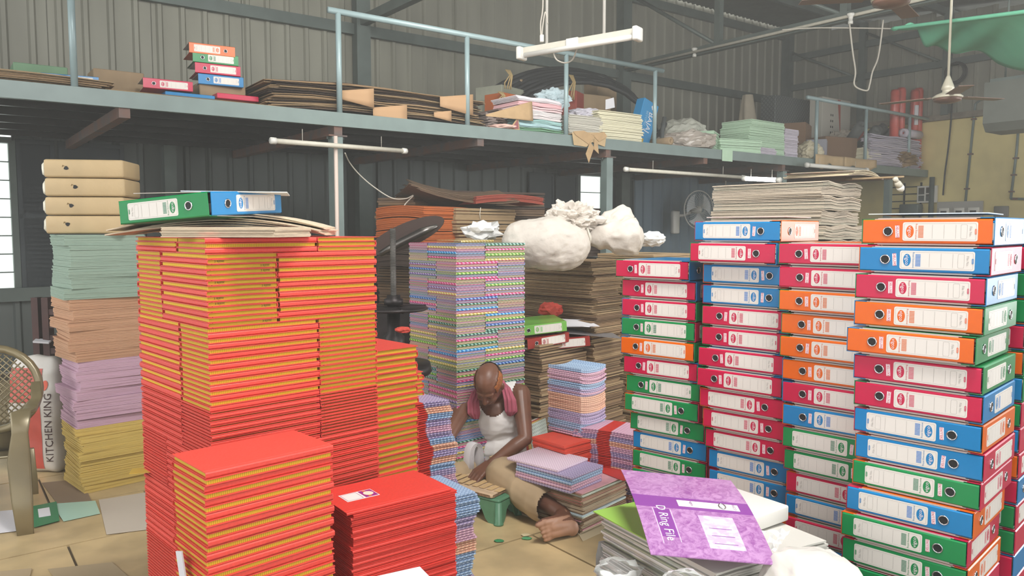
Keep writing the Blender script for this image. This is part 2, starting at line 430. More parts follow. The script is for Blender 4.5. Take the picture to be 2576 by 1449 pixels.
# guard rails
m_rail = mat('pale_rail_paint', (146,166,168), .35, .1, var=.05, scale=6)
def rail(pa, pb, posts, lab):
    sa, sb = S_at(pa, MT), S_at(pb, MT); s0 = S_at(posts[0], MT)
    o = thing('guard_rail', lab, 'railing', W(s0, MT+.02, MH), RU)
    MB().tube([(sa-s0, 0, .90), (sb-s0, 0, .90)], .028, 12).obj('top_rail', m_rail, o)
    for p in posts:
        x = S_at(p, MT)-s0
        MB().tube([(x, 0, -.0), (x, 0, .885)], .026, 10).obj('rail_post', m_rail, o)
rail(838, 1664, (863, 1180, 1425, 1645), 'pale blue grey pipe guard rail on the mezzanine above the kraft paper pile')
rail(2022, 2388, (2047, 2170, 2278, 2372), 'grey pipe guard rail at the far right end of the mezzanine')
rail(-150, 212, (-150, 207), 'pale blue grey rail post at the far left of the mezzanine')
# end frame pole of the mezzanine
s = S_at(2366, MT)
tag(MB().tube([(0, 0, 0), (0, 0, MH-.13)], .045, 8).obj('steel_pole', m_steel_dk, None, W(min(s, SE-.1), MT-.1), RU), 'dark steel pole under the right end of the mezzanine by yellow wall', 'pole')
# ---------------------------------------------------------------- dusty air of the hall
hz = struct(MB().box(-2.9, SE-.01, -6.0, TB-.05, -.05, 5.0).obj('dusty_air', None, None, (0,0,0), RU))
hm = bpy.data.materials.new('dusty_air'); hm.use_nodes = True; nt = hm.node_tree; nt.nodes.remove(nt.nodes['Principled BSDF'])
vs_ = nt.nodes.new('ShaderNodeVolumeScatter'); vs_.inputs['Color'].default_value = (1, .99, .94, 1); vs_.inputs['Density'].default_value = .0115; vs_.inputs['Anisotropy'].default_value = .2
nt.links.new(vs_.outputs[0], nt.nodes['Material Output'].inputs['Volume']); hz.data.materials.clear(); hz.data.materials.append(hm)
# ---------------------------------------------------------------- red ledgers
m_red = mat('red_rexine_cover', (228,76,64), .5, var=.05, scale=150, bump=.12, objvar=.06)
m_red2 = mat('red_booklet_cover', (214,60,50), .55, var=.05, scale=150, bump=.1, objvar=.07)
m_pg = mat('yellow_page_edge', (214,178,48), .8, var=.16, scale=60, kind='lines', objvar=.07)
m_pg2 = mat('dull_yellow_page_edge', (160,96,30), .8, var=.1, scale=200)
m_ink = mat('black_ink', (30,26,24), .6)
def book_meshes(tag_, Lx, Wy, T, mc, mp, c=.0020, over=.005):
    mb = MB(); h = Wy/2
    outer = [(h, 0), (-h+.016, 0), (-h+.013, .0012), (-h+.010, 0), (-h+.002, .0006), (-h, T*.25), (-h, T*.75), (-h+.002, T-.0006), (-h+.010, T), (-h+.013, T-.0012), (-h+.016, T), (h, T)]
    inner = [(h, T-c), (-h+c+.002, T-c), (-h+c, T*.7), (-h+c, T*.3), (-h+c+.002, c), (h, c)]
    pr = (outer+inner)[::-1]
    mb.ext(pr, -Lx/2, Lx/2)
    cover = mb.mesh(tag_+'_cover', mc)
    pages = MB().box(-Lx/2+over, Lx/2-over, -h+c+.001, h-over, c+.0002, T-c-.0002).mesh(tag_+'_pages', mp)
    return cover, pages
LL, LW = .343, .213
T1, T2 = .0148, .0098
bk1 = book_meshes('ledger', LL, LW, T1-.0006, m_red, m_pg)
bk2 = book_meshes('thin_ledger', LL, LW, T2-.0006, m_red, m_pg2, c=.0022, over=.007)
def text_print(s, size):
    v, f = text_geo(s, size); return v, f
qv, qf = text_geo('3 क्वायर', .0085)
qm = MB().add(qv, qf, 0, FACE).mesh('quire_print', m_ink)
def put_book(name, meshes, lab, cat, grp, org, th, x, y, z, r, flip, Rn, pj=.0016, rj=.006, pages=True, pname='page_block'):
    rz = th + r + (PI if flip else 0) + Rn.uniform(-rj, rj)
    M = rot(0, 0, th)
    p = org + (M @ Vector((x+Rn.uniform(-pj, pj), y+Rn.uniform(-pj, pj), z)))
    o = tag(link(name, meshes[0], None, p, rz), lab, cat, grp)
    if pages: link(pname, meshes[1], o)
    return o
def corner(px, py, Y, a):
    p = A(px, py, Y); return Vector((p.x, p.y, 0)), PI/2 - math.radians(a), p.z

org, th, ztop = corner(516, 598, 2.12, 46)
RB = random.Random(11)
# layers from the top: (thickness, meshes, block type)
lay = [(T1, bk1, 2)]*3 + [(T1, bk1, 1)]*14 + [(T1, bk1, 2)]*16 + [(T2, bk2, 2)]*14 + [(T2, bk2, 1)]*16 + [(T2, bk2, 2)]*21
z = ztop; cnt = 0
for i, (T, bm_, ty) in enumerate(lay):
    z -= T; n = i+1; g = .002
    kind = 'red ledger' if bm_ is bk1 else 'thin red ledger'
    S = LL+LW+g
    for where in ('corner', 'right', 'left'):
        if ty == 1:
            c = {'corner': (LW/2, LL/2, -PI/2), 'right': (LW+g+LL/2, LW/2, 0), 'left': (LL/2, LL+g+LW/2, PI)}[where]
        else:
            c = {'corner': (LL/2, LW/2, 0), 'right': (LL+g+LW/2, LL/2, PI/2), 'left': (LW/2, LW+g+LL/2, -PI/2)}[where]
        if where == 'left' and ty == 2 : c = (LW/2, LW+g+LL/2, -PI/2)
        flip = (i + (0 if where == 'corner' else 1)) % 2 == (1 if where != 'left' else 0)
        if i == 0: flip = where != 'corner'
        lab = '%s, %s at the %s of the tall red stack' % (kind, ordn(n), {'corner': 'front corner', 'right': 'right face', 'left': 'left face'}[where])
        o = put_book('ledger_book', bm_, lab, 'ledger', 'red ledgers of the tall stack', org, th, c[0], c[1], z, c[2], flip, RB)
        if bm_ is bk1 and RB.random() < .5:     # quire mark printed on the short page edge facing out
            sd = None
            if where == 'right' and ty == 2: sd = (1 if not flip else -1)
            if where == 'corner' and ty == 1: sd = (1 if not flip else -1)
            if sd:
                q = link('quire_print', qm, o); q.location = (sd*(LL/2-.0045), RB.choice((-.07, .07)), T/2); q.rotation_euler = (RB.choice((0, 0)), 0, PI/2*sd)
zred = z
# the fourth ledger at the back of the top layers carries the boards
for i in range(3):
    put_book('ledger_book', bk1, 'red ledger, %s at the back of the tall red stack' % ordn(i+1), 'ledger', 'red ledgers of the tall stack', org, th, LW+LL/2+.002, LL+LW/2+.002 , ztop-T1*(i+1), 0, False, RB)
# lower part, outside the picture: the same ledgers down to the floor
def stuff_stack(name, lab, cat, org, th, x0, x1, y0, y1, z1, T, mc, mp):
    mb = MB(); n = max(1, int(z1/T)); t = z1/n
    for k in range(n):
        mb.box(x0, x1, y0, y1, k*t, k*t+.002, 0); mb.box(x0+.006, x1-.006, y0+.006, y1-.006, k*t+.002, (k+1)*t-.002, 1); mb.box(x0, x1, y0, y1, (k+1)*t-.002, (k+1)*t-.0004, 0)
    return tag(mb.obj(name, [mc, mp], None, org, th), lab, cat, None, 'stuff')
stuff_stack('ledger_layers', 'red ledgers making up the foot of the tall red stack', 'ledgers', org, th, 0, S, 0, S, zred, T2, m_red, m_pg2)
# single front stack
org2, th2, z2 = corner(515, 1190, 1.78, 46)
z = z2; n = 24
for i in range(n):
    z -= T1*1.13
    put_book('ledger_book', bk1, 'thick red ledger, %s of the short front stack' % ordn(i+1), 'ledger', 'red ledgers of the short front stack', org2, th2, LL/2, LW/2, z, 0, i % 2 == 1, RB, .003, .008).scale = (1, 1, 1.13)
stuff_stack('ledger_layers', 'red ledgers at the foot of the short front stack', 'ledgers', org2, th2, 0, LL, 0, LW, z, T1, m_red, m_pg)
# beside it a lower ledger edge and white card
# red booklets with a picture label
TB3 = .0094
bk3 = book_meshes('red_booklet', LL, .222, TB3-.0006, m_red2, m_red2, c=.0026, over=.002)
org3, th3, z3 = corner(876, 1290, 2.08, 53)
z = z3
for i in range(42):
    z -= TB3
    ox = -.008 if i == 0 else .012
    o = put_book('red_booklet', bk3, 'slim red booklet, %s of the stack with a picture label' % ordn(i+1), 'booklet', 'slim red booklets', org3, th3, ox+LL/2, .111, z, 0, i % 2 == 1, RB, .0035, .012)
    if i == 0: top3 = o
mb = MB(); lm = [m_white if False else mat('label_paper', (236,232,228), .5), mat('label_purple', (150,40,130), .5), mat('label_cream', (240,225,200), .5), mat('label_orange', (222,120,60), .5)]
mb.box(-.045, .045, -.028, .028, 0, .0006, 0)
mb.box(.008, .043, -.025, .025, .0006, .0009, 1)
mb.add([(p[0], p[1], .0011) for p in ngon_ellipse(.026, 0, .013, .015)], [tuple(range(20))], 2)
for sy in (-1, 1): mb.add([(p[0], p[1], .0012) for p in ngon_ellipse(.022, sy*.019, .005, .004, 10)], [tuple(range(10))], 3)
ring_faces(mb, [(p[0], p[1], .0009) for p in rrect(.044, .048, .003, 2, -.020)], [(p[0], p[1], .0009) for p in rrect(.042, .046, .003, 2, -.020)], 1, None)
q = mb.obj('picture_label', lm, top3, (-.080, .0, TB3-.0003), PI if False else 0); q['label'] = 'white and purple picture label'; q.scale = (1.15, 1.15, 1)
if (top3.rotation_euler.z - th3) > 2: q.rotation_euler.z = PI; q.location.x = .080
stuff_stack('booklet_layers', 'slim red booklets at the foot of the labelled stack', 'booklets', org3, th3, .012, .012+LL, 0, .222, z, TB3, m_red2, m_red2)
# second red column behind the tall stack
for (px, py, Y, a, n, T, bm_, lab, nm) in ((981, 884, 2.75, 46, 26, T1*1.5, bk1, 'column just behind the tall stack', 'ledger_book'), (1012, 950, 3.12, 46, 6, T1*1.2, bk1, 'lower pile between tall stack and press', 'ledger_book')):
    o4, t4, zz = corner(px-50, py, Y, a)
    zt = zz
    for i in range(n):
        zz -= T
        put_book(nm, bm_, 'red ledger, %s of the %s' % (ordn(i+1), lab), 'ledger', 'red ledgers behind', o4, t4, LW/2, LL/2, zz, -PI/2, i % 2 == 1, RB, .004, .01).scale = (1, 1, T/T1)
    stuff_stack('ledger_layers', 'red ledgers at the foot of the ' + lab, 'ledgers', o4, t4, 0, LW, 0, LL, zz, T1, m_red, m_pg)

# ---------------------------------------------------------------- boards and two files on top of the tall stack
m_board = mat('raw_grey_board', (214,196,170), .85, var=.08, scale=30, stretch=(1, 1, 12), bump=.05, objvar=.05)
m_kraft = mat('kraft_board', (158,132,98), .85, var=.1, scale=15, objvar=.08)
M0 = TR(*org) @ rot(0, 0, th)
def on_stack(lx, ly, z): return M0 @ Vector((lx, ly, z))
zt = ztop+.001
bc = A(690, 600, 2.12); ba = math.radians(11.5); bt = PI/2-ba
def BL(x, y, z): return Vector((bc.x, bc.y, 0)) + rot(0,0,bt) @ Vector((x, y, z))
tag(link('grey_boards', ream_mesh('grey_boards', .22, .35, .029, 9, [m_board], .003, seed=3), None, BL(.11, .175, zt), bt), 'thick block of cut cream boards jutting out atop the tall red stack', 'board')
for k in range(6):
    me = ream_mesh('long_board', .66-.03*(k % 3), .25, .0042, 1, [m_board], 0, bow=.030+.003*k, seed=k, segs=14)
    c = A(572+10*(k % 3), 560, 2.50)
    tag(link('long_board', me, None, Vector((c.x, c.y, zt+.003+.0046*k)), .12-.05*(k % 4)),
        'bowed cream board, %s of loose boards under the two files' % ordn(6-k), 'board', 'loose bowed boards')
# ---------------------------------------------------------------- lever arch files
BC = {'O': ((222,98,2), 'orange'), 'B': ((6,122,182), 'blue'), 'M': ((194,18,68), 'magenta'), 'G': ((12,132,70), 'green')}
m_inner = mat('file_lining_paper', (206,206,202), .6, var=.05, scale=40)
m_bedge = mat('file_board_edge', (198,184,176), .7)
m_ringm = mat('chrome_ring', (205,205,208), .18, 1.0)
m_lab = mat('spine_label_paper', (226,220,212), .45)
m_stk = mat('deluxe_sticker', (240,228,232), .4)
m_dk = mat('file_inside_dark', (42,36,40), .5, .1)
m_crim = mat('sticker_lettering', (196,20,60), .5)
m_grl = mat('label_grey_line', (168,162,156), .6)
FL, FD = .318, .285
def file_cover(col, T, c=.0022):
    mb = MB(); h = FD/2; m = mat('file_cover_'+BC[col][1], BC[col][0], .27, spec=.42, var=.02, scale=60, bump=.015, coat=.04)
    outer = [(h, 0), (-h+.03, 0), (-h+.003, 0), (-h, .003), (-h, T-.003), (-h+.003, T), (-h+.03, T), (h, T)]
    inner = [(h, T-c), (-h+c, T-c), (-h+c, c), (h, c)]
    pr = outer+inner; n = len(pr)
    ms = [0]*7 + [2, 1, 1, 1, 2]
    mb.ext(pr[::-1], -FL/2, FL/2, [ms[(n-2-i) % n] for i in range(n)], cap=2)
    # turned-in cloth at the spine end of each board edge
    for sx in (-1, 1):
        x = sx*(FL/2+.0003)
        for z0 in (0, T-c): mb.box(min(x, x-sx*.0004), max(x, x-sx*.0004), -h, -h+.034, z0, z0+c, 0)
        mb.box(min(x, x-sx*.0004), max(x, x-sx*.0004), -h, -h+c, 0, T, 0)
    return mb.mesh('file_cover', [m, m_inner, m_bedge])
COVER = {(c, T): file_cover(c, T) for c in 'OBMG' for T in (.0640, .0690, .0738)}
# printed label, drawn in the spine plane: x along the spine, y up
LWd, LH, LX = .181, .050, (.615-.5)*FL
def label_meshes(col):
    ink = mat('label_ink_'+BC[col][1], BC[col][0], .5)
    light = mat('label_tint_'+BC[col][1], tuple(int(150+.42*(c-150)) if c < 150 else int(c*.5+110) for c in BC[col][0]), .5)
    pl = MB(); plate(pl, rrect(LWd, LH, .005, 3), .0007, 0, FACE)
    pm = MB(); M = FACE @ TR(0, 0, .0010)
    ring_faces(pm, rrect(LWd-.007, LH-.007, .004, 3), rrect(LWd-.0080, LH-.0080, .0037, 3), 3, M)
    x0 = -LWd/2
    pm.add(ngon_ellipse(x0+.0185, 0, .0098, .0165, 24), [tuple(range(24))], 0, M)
    v, f = text_geo('vigco', .0135); pm.add(v, f, 2, FACE @ TR(x0+.0185, 0, .0014) @ rot(0, 0, -PI/2))
    v, f = text_geo('Royal Executive', .0066); pm.add(v, f, 0, M @ TR(x0+.0345, 0, 0) @ rot(0, 0, -PI/2))
    for k in range(9): pm.add([(x0+.0395, -.0165+k*.0037, 0), (x0+.0525, -.0165+k*.0037, 0), (x0+.0525, -.0140+k*.0037, 0), (x0+.0395, -.0140+k*.0037, 0)], [(0,1,2,3)], 1, M)
    for x in (.074, .102, .130): pm.add([(x0+x, -.018, 0), (x0+x+.0006, -.018, 0), (x0+x+.0006, .018, 0), (x0+x, .018, 0)], [(0,1,2,3)], 3, M)
    ring_faces(pm, rrect(.015, .037, .003, 2, x0+.1495), rrect(.0140, .036, .0027, 2, x0+.1495), 3, M)
    v, f = text_geo('File No.', .0085); pm.add(v, f, 3, M @ TR(x0+.1645, 0, 0) @ rot(0, 0, -PI/2))
    plate(pm, rrect(.0042, .014, .002, 2, x0+LWd-.0045), .0004, 0, M)
    v, f = text_geo('VIGCO', .0035); pm.add(v, f, 2, FACE @ TR(x0+LWd-.0045, 0, .0017) @ rot(0, 0, -PI/2))
    return pl.mesh('spine_label', m_lab), pm.mesh('label_print', [ink, light, m_stk, m_grl])
LAB = {c: label_meshes(c) for c in 'OBMG'}
mb = MB(); plate(mb, rrect(.0105, .033, .0006, 1), .0006, 0, FACE); stk_m = mb.mesh('deluxe_sticker', m_stk)
v, f = text_geo('DELUXE', .0098); stk_t = MB().add(v, f, 0, FACE @ TR(0, 0, .0009) @ rot(0, 0, -PI/2)).mesh('sticker_print', m_crim)
mb = MB(); mb.tube([(.0118*math.cos(2*PI*k/24), 0, .0118*math.sin(2*PI*k/24)) for k in range(24)], .0020, 6, closed=True); ring_m = mb.mesh('finger_ring', m_ringm)
mb = MB(); plate(mb, ngon_ellipse(0, 0, .0112, .0112, 24), .0005, 0, FACE); hole_m = mb.mesh('finger_hole_disc', m_black)  # black disc stands in for the dark inside the hole
def lever_file(col, T, lab, loc, rz, flip=False, detail=2, group=None, name='lever_arch_file'):
    """origin: middle of the footprint, bottom; spine faces local -y"""
    o = tag(link(name, COVER[(col, T)], None), lab, 'file', group)
    if detail:
        y = -FD/2
        a, b = LAB[col]
        q = link('spine_label', a, o, (LX, y, T/2)); link('label_print', b, q)
        q = link('finger_ring', ring_m, o, (-FL/2+.21*FL, y-.0006, T/2)); q['label'] = 'chrome finger ring'
        link('finger_hole_disc', hole_m, q)
        if detail > 1:
            q = link('deluxe_sticker', stk_m, o, (-FL/2+.287*FL, y, T/2)); q.rotation_euler = (0, R.uniform(-.08, .08), 0); q['label'] = 'white sticker reading DELUXE'; link('sticker_print', stk_t, q)
    Mt = TR(*loc) @ rot(0, 0, rz)
    if flip: Mt = Mt @ TR(0, 0, T) @ rot(0, PI, 0)
    o.matrix_world = Mt
    return o
PT = .0755
def file_stack(name, rows, Y, a, pxo, lean=None):
    """rows from top: (X colour, flip, Y colour, Z colour, px shift); corner (right end of front spines)"""
    px0, py0 = pxo
    p = A(px0, py0, Y); thk = PI/2 - math.radians(a); ux = Vector((math.cos(thk), math.sin(thk), 0)); uy = Vector((-ux.y, ux.x, 0))
    base = Vector((p.x, p.y, 0)); zt = p.z; nrow = int(zt/PT)
    pt = zt/nrow
    for i in range(nrow):
        z = zt - (i+1)*pt
        row = rows[i] if i < len(rows) else None
        seen = row is not None
        if not seen: row = (rows[-1-(i % 4)][0], True, rows[-1-(i % 4)][2], rows[-1-(i % 4)][3], rows[-1][4])
        X, flip, Yc, Zc, sh = row
        o = base + Vector((sh*Y/F_PX, 0, 0)) * 1.0
        j = R.uniform(-.012, .012)
        def P(x, y, dz): return o + ux*x + uy*y + Vector((0, 0, z+dz))
        nm = BC[X][1]
        if flip == 'f' or flip is True: side = 'hole on the right'
        else: side = 'hole on the left'
        lever_file(X, .0640, '%s lever arch file, %s, front spine in %s' % (nm, ordn(i+1), name), P(FD/2, FL/2, .0049), thk-PI/2+j, bool(flip), 2 if seen else 0, 'front facing files, ' + name)
        if Yc: lever_file(Yc, .0738, '%s lever arch file, %s, right side spine in %s' % (BC[Yc][1], ordn(i+1), name), P(FL/2+.004, FD/2-.005, 0), thk+j*.6, bool(i % 2), 1 if seen else 0, 'side facing files, ' + name)
        if Zc and seen: lever_file(Zc, .0690, '%s lever arch file, %s, left side spine in %s' % (BC[Zc][1], ordn(i+1), name), P(FL/2+.004, FL+.0045-FD/2, .0024), thk+PI+j*.6, False, 0, 'side facing files, ' + name)
nA = 'leftmost file column'; nB = 'second file column'; nC = 'third file column'; nD = 'nearest file column'; nE = 'rightmost file column'
file_stack(nD, [('O',0,'B','G',2),('B',0,'M','O',-4),('M',0,'B','G',-12),('O',0,'G','B',-12),('O',0,'G','B',-30),('M',0,'G','B',-8),('M',0,'B','G',-5),('B',1,'O','M',-2),('B',1,'M','O',3),('G',1,'M','O',-2),('B',1,'O','M',-18),('G',1,'M','O',-30),('G',1,'O','M',-24)], 1.95, 45, (2497, 543))
file_stack(nC, [('M',0,'O','G',-10),('M',0,'B','M',-6),('O',0,'M','G',-6),('O',0,'B','G',2),('O',0,'G','G',0),('O',0,'M','B',8),('M',0,'B','B',10),('B',0,'M','O',12),('G',1,'O','M',14),('G',1,'B','M',20),('M',1,'B','O',28),('B',1,'G','O',28),('M',1,'G','O',28)], 2.32, 45, (2225, 610))
file_stack(nB, [('B',1,'O','M',-20),('M',1,'B','G',-32),('B',1,'M','O',5),('B',1,'O','M',5),('M',0,'B','G',4),('M',0,'B','G',5),('M',0,'B','G',-4),('M',0,'B','G',-6),('M',1,'G','O',3),('M',1,'G','O',12),('M',1,'O','G',20),('B',1,'O','M',30),('B',1,'O','M',32),('O',1,'M','B',36),('B',1,'G','O',36)], 2.6, 43, (1982, 552))
file_stack(nA, [('M',0,'B','G',-28),('M',0,'B','G',-10),('M',0,'G','B',-10),('G',0,'M','B',-10),('O',0,'G','B',-12),('M',0,'B','G',-4),('G',0,'M','O',4),('G',1,'M','O',0),('G',1,'M','O',16),('B',1,'M','O',24),('G',1,'M','O',24),('G',1,'B','O',24)], 2.86, 41, (1760, 655))
file_stack(nE, [('B',0,'M','O',0),('M',0,'B','G',0),('G',0,'B','O',0),('G',0,'O','B',0),('M',0,'B','G',0),('O',0,'G','B',0),('B',0,'G','M',0),('G',0,'M','O',0),('B',0,'M','O',0),('O',0,'M','B',0),('M',0,'B','G',0),('G',0,'M','O',0)], 2.21, 45, (2590, 548))
# white cover boards lying on the columns
for (px, py, Y, a, lab) in ((1975, 550, 2.6, 43, nB), (2490, 541, 1.95, 45, nD)):
    p = A(px, py-2, Y); thk = PI/2-math.radians(a)
    o = tag(MB().box(.05, .33, .01, .30, 0, .003).obj('cover_board', m_inner, None, (p.x, p.y, p.z+.003), thk+.1), 'pale cover board lying flat on the ' + lab, 'board')
# the two files on top of the tall red stack
zc = ztop + .052
c_ = A(523, 541, 2.18); zc = c_.z
def place_file(col, lab, pL, pR, flip):
    """file whose front spine runs between two seen lower corners pL (left) and pR (right)"""
    d = pR - pL; ang = math.atan2(d.y, d.x)
    M = TR(*pL) @ rot(0, 0, ang) @ rot(0, -math.atan2(d.z, math.hypot(d.x, d.y)), 0)
    o = lever_file(col, .0690, lab, (0,0,0), 0, False, 1)
    loc = M @ TR(FL/2, FD/2, 0)
    if flip: loc = loc @ TR(0, 0, .069) @ rot(0, PI, 0)
    o.matrix_world = loc
    for q in list(o.children):
        if q.name.startswith('finger_ring'):
            pass
    MB().box(-FL/2+.004, FL/2-.004, -FD/2+.003, FD/2-.02, .004, .0065).obj('inside_shade_sheet', m_dk, o)  # dark sheet stands in for the shade inside the open file
    return o
place_file('G', 'green lever arch file tilted on the boards on the tall red stack', A(304, 565, 2.29), A(527, 543, 2.19), True)
pp = A(534, 543, 2.20); pe = A(704, 536, 2.49)
place_file('B', 'blue lever arch file beside the green one on the tall red stack', pp, pe, False)
p = A(600, 480, 2.42); p.z = pp.z+.072
tag(MB().box(-.15, .15, -.12, .12, 0, .003).obj('cover_board', m_inner, None, p, .25), 'white board lying over the blue and green files on the tall red stack', 'board')
# ---------------------------------------------------------------- tall stack of patterned notebooks
PAT = {'pink': ((206,60,124), (232,150,184)), 'green': ((92,156,44), (190,214,130)), 'sky': ((30,130,204), (140,196,232)), 'lilac': ((122,92,150), (196,180,214)),
       'yellow': ((206,176,84), (232,214,160)), 'navy': ((50,86,164), (140,172,220)), 'teal': ((26,90,74), (150,190,176))}
pm_ = {k: mat('patterned_%s_spine' % k, v[0], .34, .2, scale=24, col2=v[1], kind='wave', fac=(.4, .6), spec=.7, coat=.4, bump=.15) for k, v in PAT.items()}
cm_ = {k: mat('notebook_cover_%s' % k, v[0], .35, scale=28, spec=.6) for k, v in PAT.items()}
np_ = [mat('notebook_pages_%d' % i, c, .8, var=.08, scale=120, kind='lines') for i, c in enumerate(((184,160,138), (184,148,160), (150,144,166), (156,152,132)))]
def nb_meshes(Lx, Wy, T, k, pg, c=.0014):
    cov, pages = book_meshes('notebook', Lx, Wy, T, pm_[k], pg, c, .003)
    return cov, pages
NL, NW, NT = .288, .200, .0143
NBM = {(k, i): nb_meshes(NL, NW, NT-.0004, k, np_[i]) for k in PAT for i in range(4)}
org5, th5, z5 = corner(1147, 613, 4.2, 51)
R5 = random.Random(5); keys = list(PAT); S5 = NL+NW+.002
z = z5; nl = int(z5/NT); ty = 1
wts = ['pink']*6 + ['green']*4 + ['sky']*3 + ['lilac']*2 + ['yellow']*3 + ['navy']*2 + ['teal']*3
for i in range(nl):
    z -= NT; g = .002
    if i and i % 7 == 0: ty = 3-ty
    if z < .02: break
    for where in ('corner', 'right', 'left'):
        if ty == 1: c = {'corner': (NW/2, NL/2, -PI/2), 'right': (NW+g+NL/2, NW/2, 0), 'left': (NL/2, NL+g+NW/2, PI)}[where]
        else: c = {'corner': (NL/2, NW/2, 0), 'right': (NL+g+NW/2, NL/2, PI/2), 'left': (NW/2, NW+g+NL/2, -PI/2)}[where]
        if where != 'corner' and i > 84: continue
        k = R5.choice(wts); flip = i % 2 == (0 if where == 'corner' else 1)
        put_book('patterned_notebook', NBM[(k, R5.randrange(4))], '%s patterned notebook, %s at the %s of the tall notebook stack' % (k, ordn(i+1), {'corner': 'front corner', 'right': 'right face', 'left': 'left face'}[where]),
                 'notebook', 'patterned notebooks of the tall stack', org5, th5, c[0], c[1], z, c[2], flip, R5, .0012, .004)
stuff_stack('notebook_layers', 'patterned notebooks at the foot of the tall notebook stack', 'notebooks', org5, th5, 0, S5, 0, S5, z, NT, pm_['lilac'], np_[0])
# one more lying across the top
tag(link('patterned_notebook', NBM[('yellow', 0)][0], None, org5 + (rot(0,0,th5) @ Vector((.30, .33, z5+.0005))), th5+.2), 'pale yellow foiled notebook lying alone on top of the tall notebook stack', 'notebook')

# ---------------------------------------------------------------- soft booklets with printed covers
BKC = {'pink': ((226,186,202), (176,128,160)), 'lilac': ((196,182,210), (128,112,160)), 'blue': ((176,200,226), (104,136,180)), 'peach': ((238,196,168), (206,140,116))}
bkm = {k: mat('booklet_cover_%s' % k, v[0], .6, col2=v[1], scale=55, kind='rings', fac=(.25, .5)) for k, v in BKC.items()}
def booklet_mesh(Lx, Wy, T, m, wav, seed, segs=8, drp=0., cor=0.):
    mb = MB(); r = random.Random(seed); ph = r.uniform(0, 6)
    pts = []
    for i in range(segs+1):
        for j in range(3):
            u, v = i/segs, j/2
            pts.append((u, v))
    def P(u, v, top): return ((u-.5)*Lx, (v-.5)*Wy, wav*math.sin(u*6+ph)*.5 + cor*(2*abs(u-.5))**3 - drp*(u*u) + (T if top else 0))
    mb.grid(lambda u, v: P(u, v, True), segs, 2, 0, None, False)
    mb.grid(lambda u, v: P(u, 1-v, False), segs, 2, 0, None, False)
    ring = [(i/segs, 0) for i in range(segs+1)] + [(1, .5), (1, 1)] + [(1-i/segs, 1) for i in range(1, segs+1)] + [(0, .5)]
    n = len(ring); vs = [P(u, v, False) for u, v in ring] + [P(u, v, True) for u, v in ring]
    mb.add(vs, [(i, (i+1) % n, n+(i+1) % n, n+i) for i in range(n)])
    return mb.mesh('booklet', m)
def soft_stack(name, seq, lab, cat, px, py, Y, a, Lx, Wy, T, seed, wav=.002, jit=.005, rj=.015, zend=0., drp=0., cor=0., leanpx=0., rep=True, fill=.82):
    r = random.Random(seed); o, t, z = corner(px, py, Y, a); meshes = {}
    n = int((z-zend)/T); out = []
    for i in range(n):
        z -= T; k = seq(i, r)
        if (k, i % 4) not in meshes: meshes[(k, i % 4)] = booklet_mesh(Lx, Wy, T*fill, bkm[k], wav, seed, drp=drp, cor=cor)
        M = rot(0, 0, t); p = o + M @ Vector((Lx/2 + r.uniform(-jit, jit), Wy/2 + r.uniform(-jit, jit), z)) + Vector((leanpx*i*Y/F_PX, 0, 0))
        out.append(tag(link(name, meshes[(k, i % 4)], None, p, t+r.uniform(-rj, rj)), '%s printed %s, %s of the %s' % (k, cat, ordn(i+1), lab), cat, lab))
    return out, o, t
def seqf(blocks):
    def f(i, r):
        j = 0
        for k, n in blocks:
            j += n
            if i < j: return k if r.random() < .9 else 'pink'
        return blocks[-1][0]
    return f
soft_stack('printed_booklet', seqf([('blue', 2), ('pink', 6), ('blue', 3), ('lilac', 4), ('peach', 9), ('lilac', 6), ('blue', 5), ('pink', 3)]), 'tall stack right of man', 'booklet', 1461, 934, 4.15, 44, .225, .235, .0102, 21, wav=.003, zend=.35, cor=.012)
# red sheets under it
o6, t6, z6 = corner(1450, 1122, 4.0, 48)
m_redp = mat('red_paper', (214,74,54), .7, var=.05, scale=20, objvar=.05)
me6 = ream_mesh('red_sheet_bundle', .30, .25, .05, 9, [m_redp], .006, seed=4)
for i in range(int(z6/.05)):
    tag(link('red_sheet_bundle', me6, None, o6 + rot(0,0,t6) @ Vector((.10+.01*(i % 2), .16, z6-.05*(i+1))), t6+.04*i), 'bundle of red paper sheets, %s under the tall booklet stack' % ordn(i+1), 'paper', 'red sheet bundles')
# spread cover cases with a red cloth band down the middle, piled as edges
m_cloth = mat('red_binding_cloth', (196,46,34), .7, var=.08, scale=60)
def case_mesh(Lx, Wy, T, k, bend):
    mb = MB(); bw = .075
    xs = [-Lx/2, -bw/2-.03, -bw/2, bw/2, bw/2+.03, Lx/2]
    def zz(x): return -bend*(abs(x)/(Lx/2))**2
    out = []
    for a, b, mi in ((0, 2, 0), (2, 3, 1), (3, 5, 0)):
        sub = MB(); q = xs[a:b+1]
        vs = []
        for x in q:
            for y, dz in ((-Wy/2, 0), (Wy/2, 0), (Wy/2, T), (-Wy/2, T)): vs.append((x, y, zz(x)+dz*(1 if mi == 0 else .9)))
        n = len(q); fs = []
        for i in range(n-1):
            for e in range(4): fs.append((i*4+e, (i+1)*4+e, (i+1)*4+(e+1) % 4, i*4+(e+1) % 4))
        fs += [(0, 1, 2, 3), tuple((n-1)*4+e for e in (3, 2, 1, 0))]
        sub.add(vs, fs); out.append(sub)
    return out
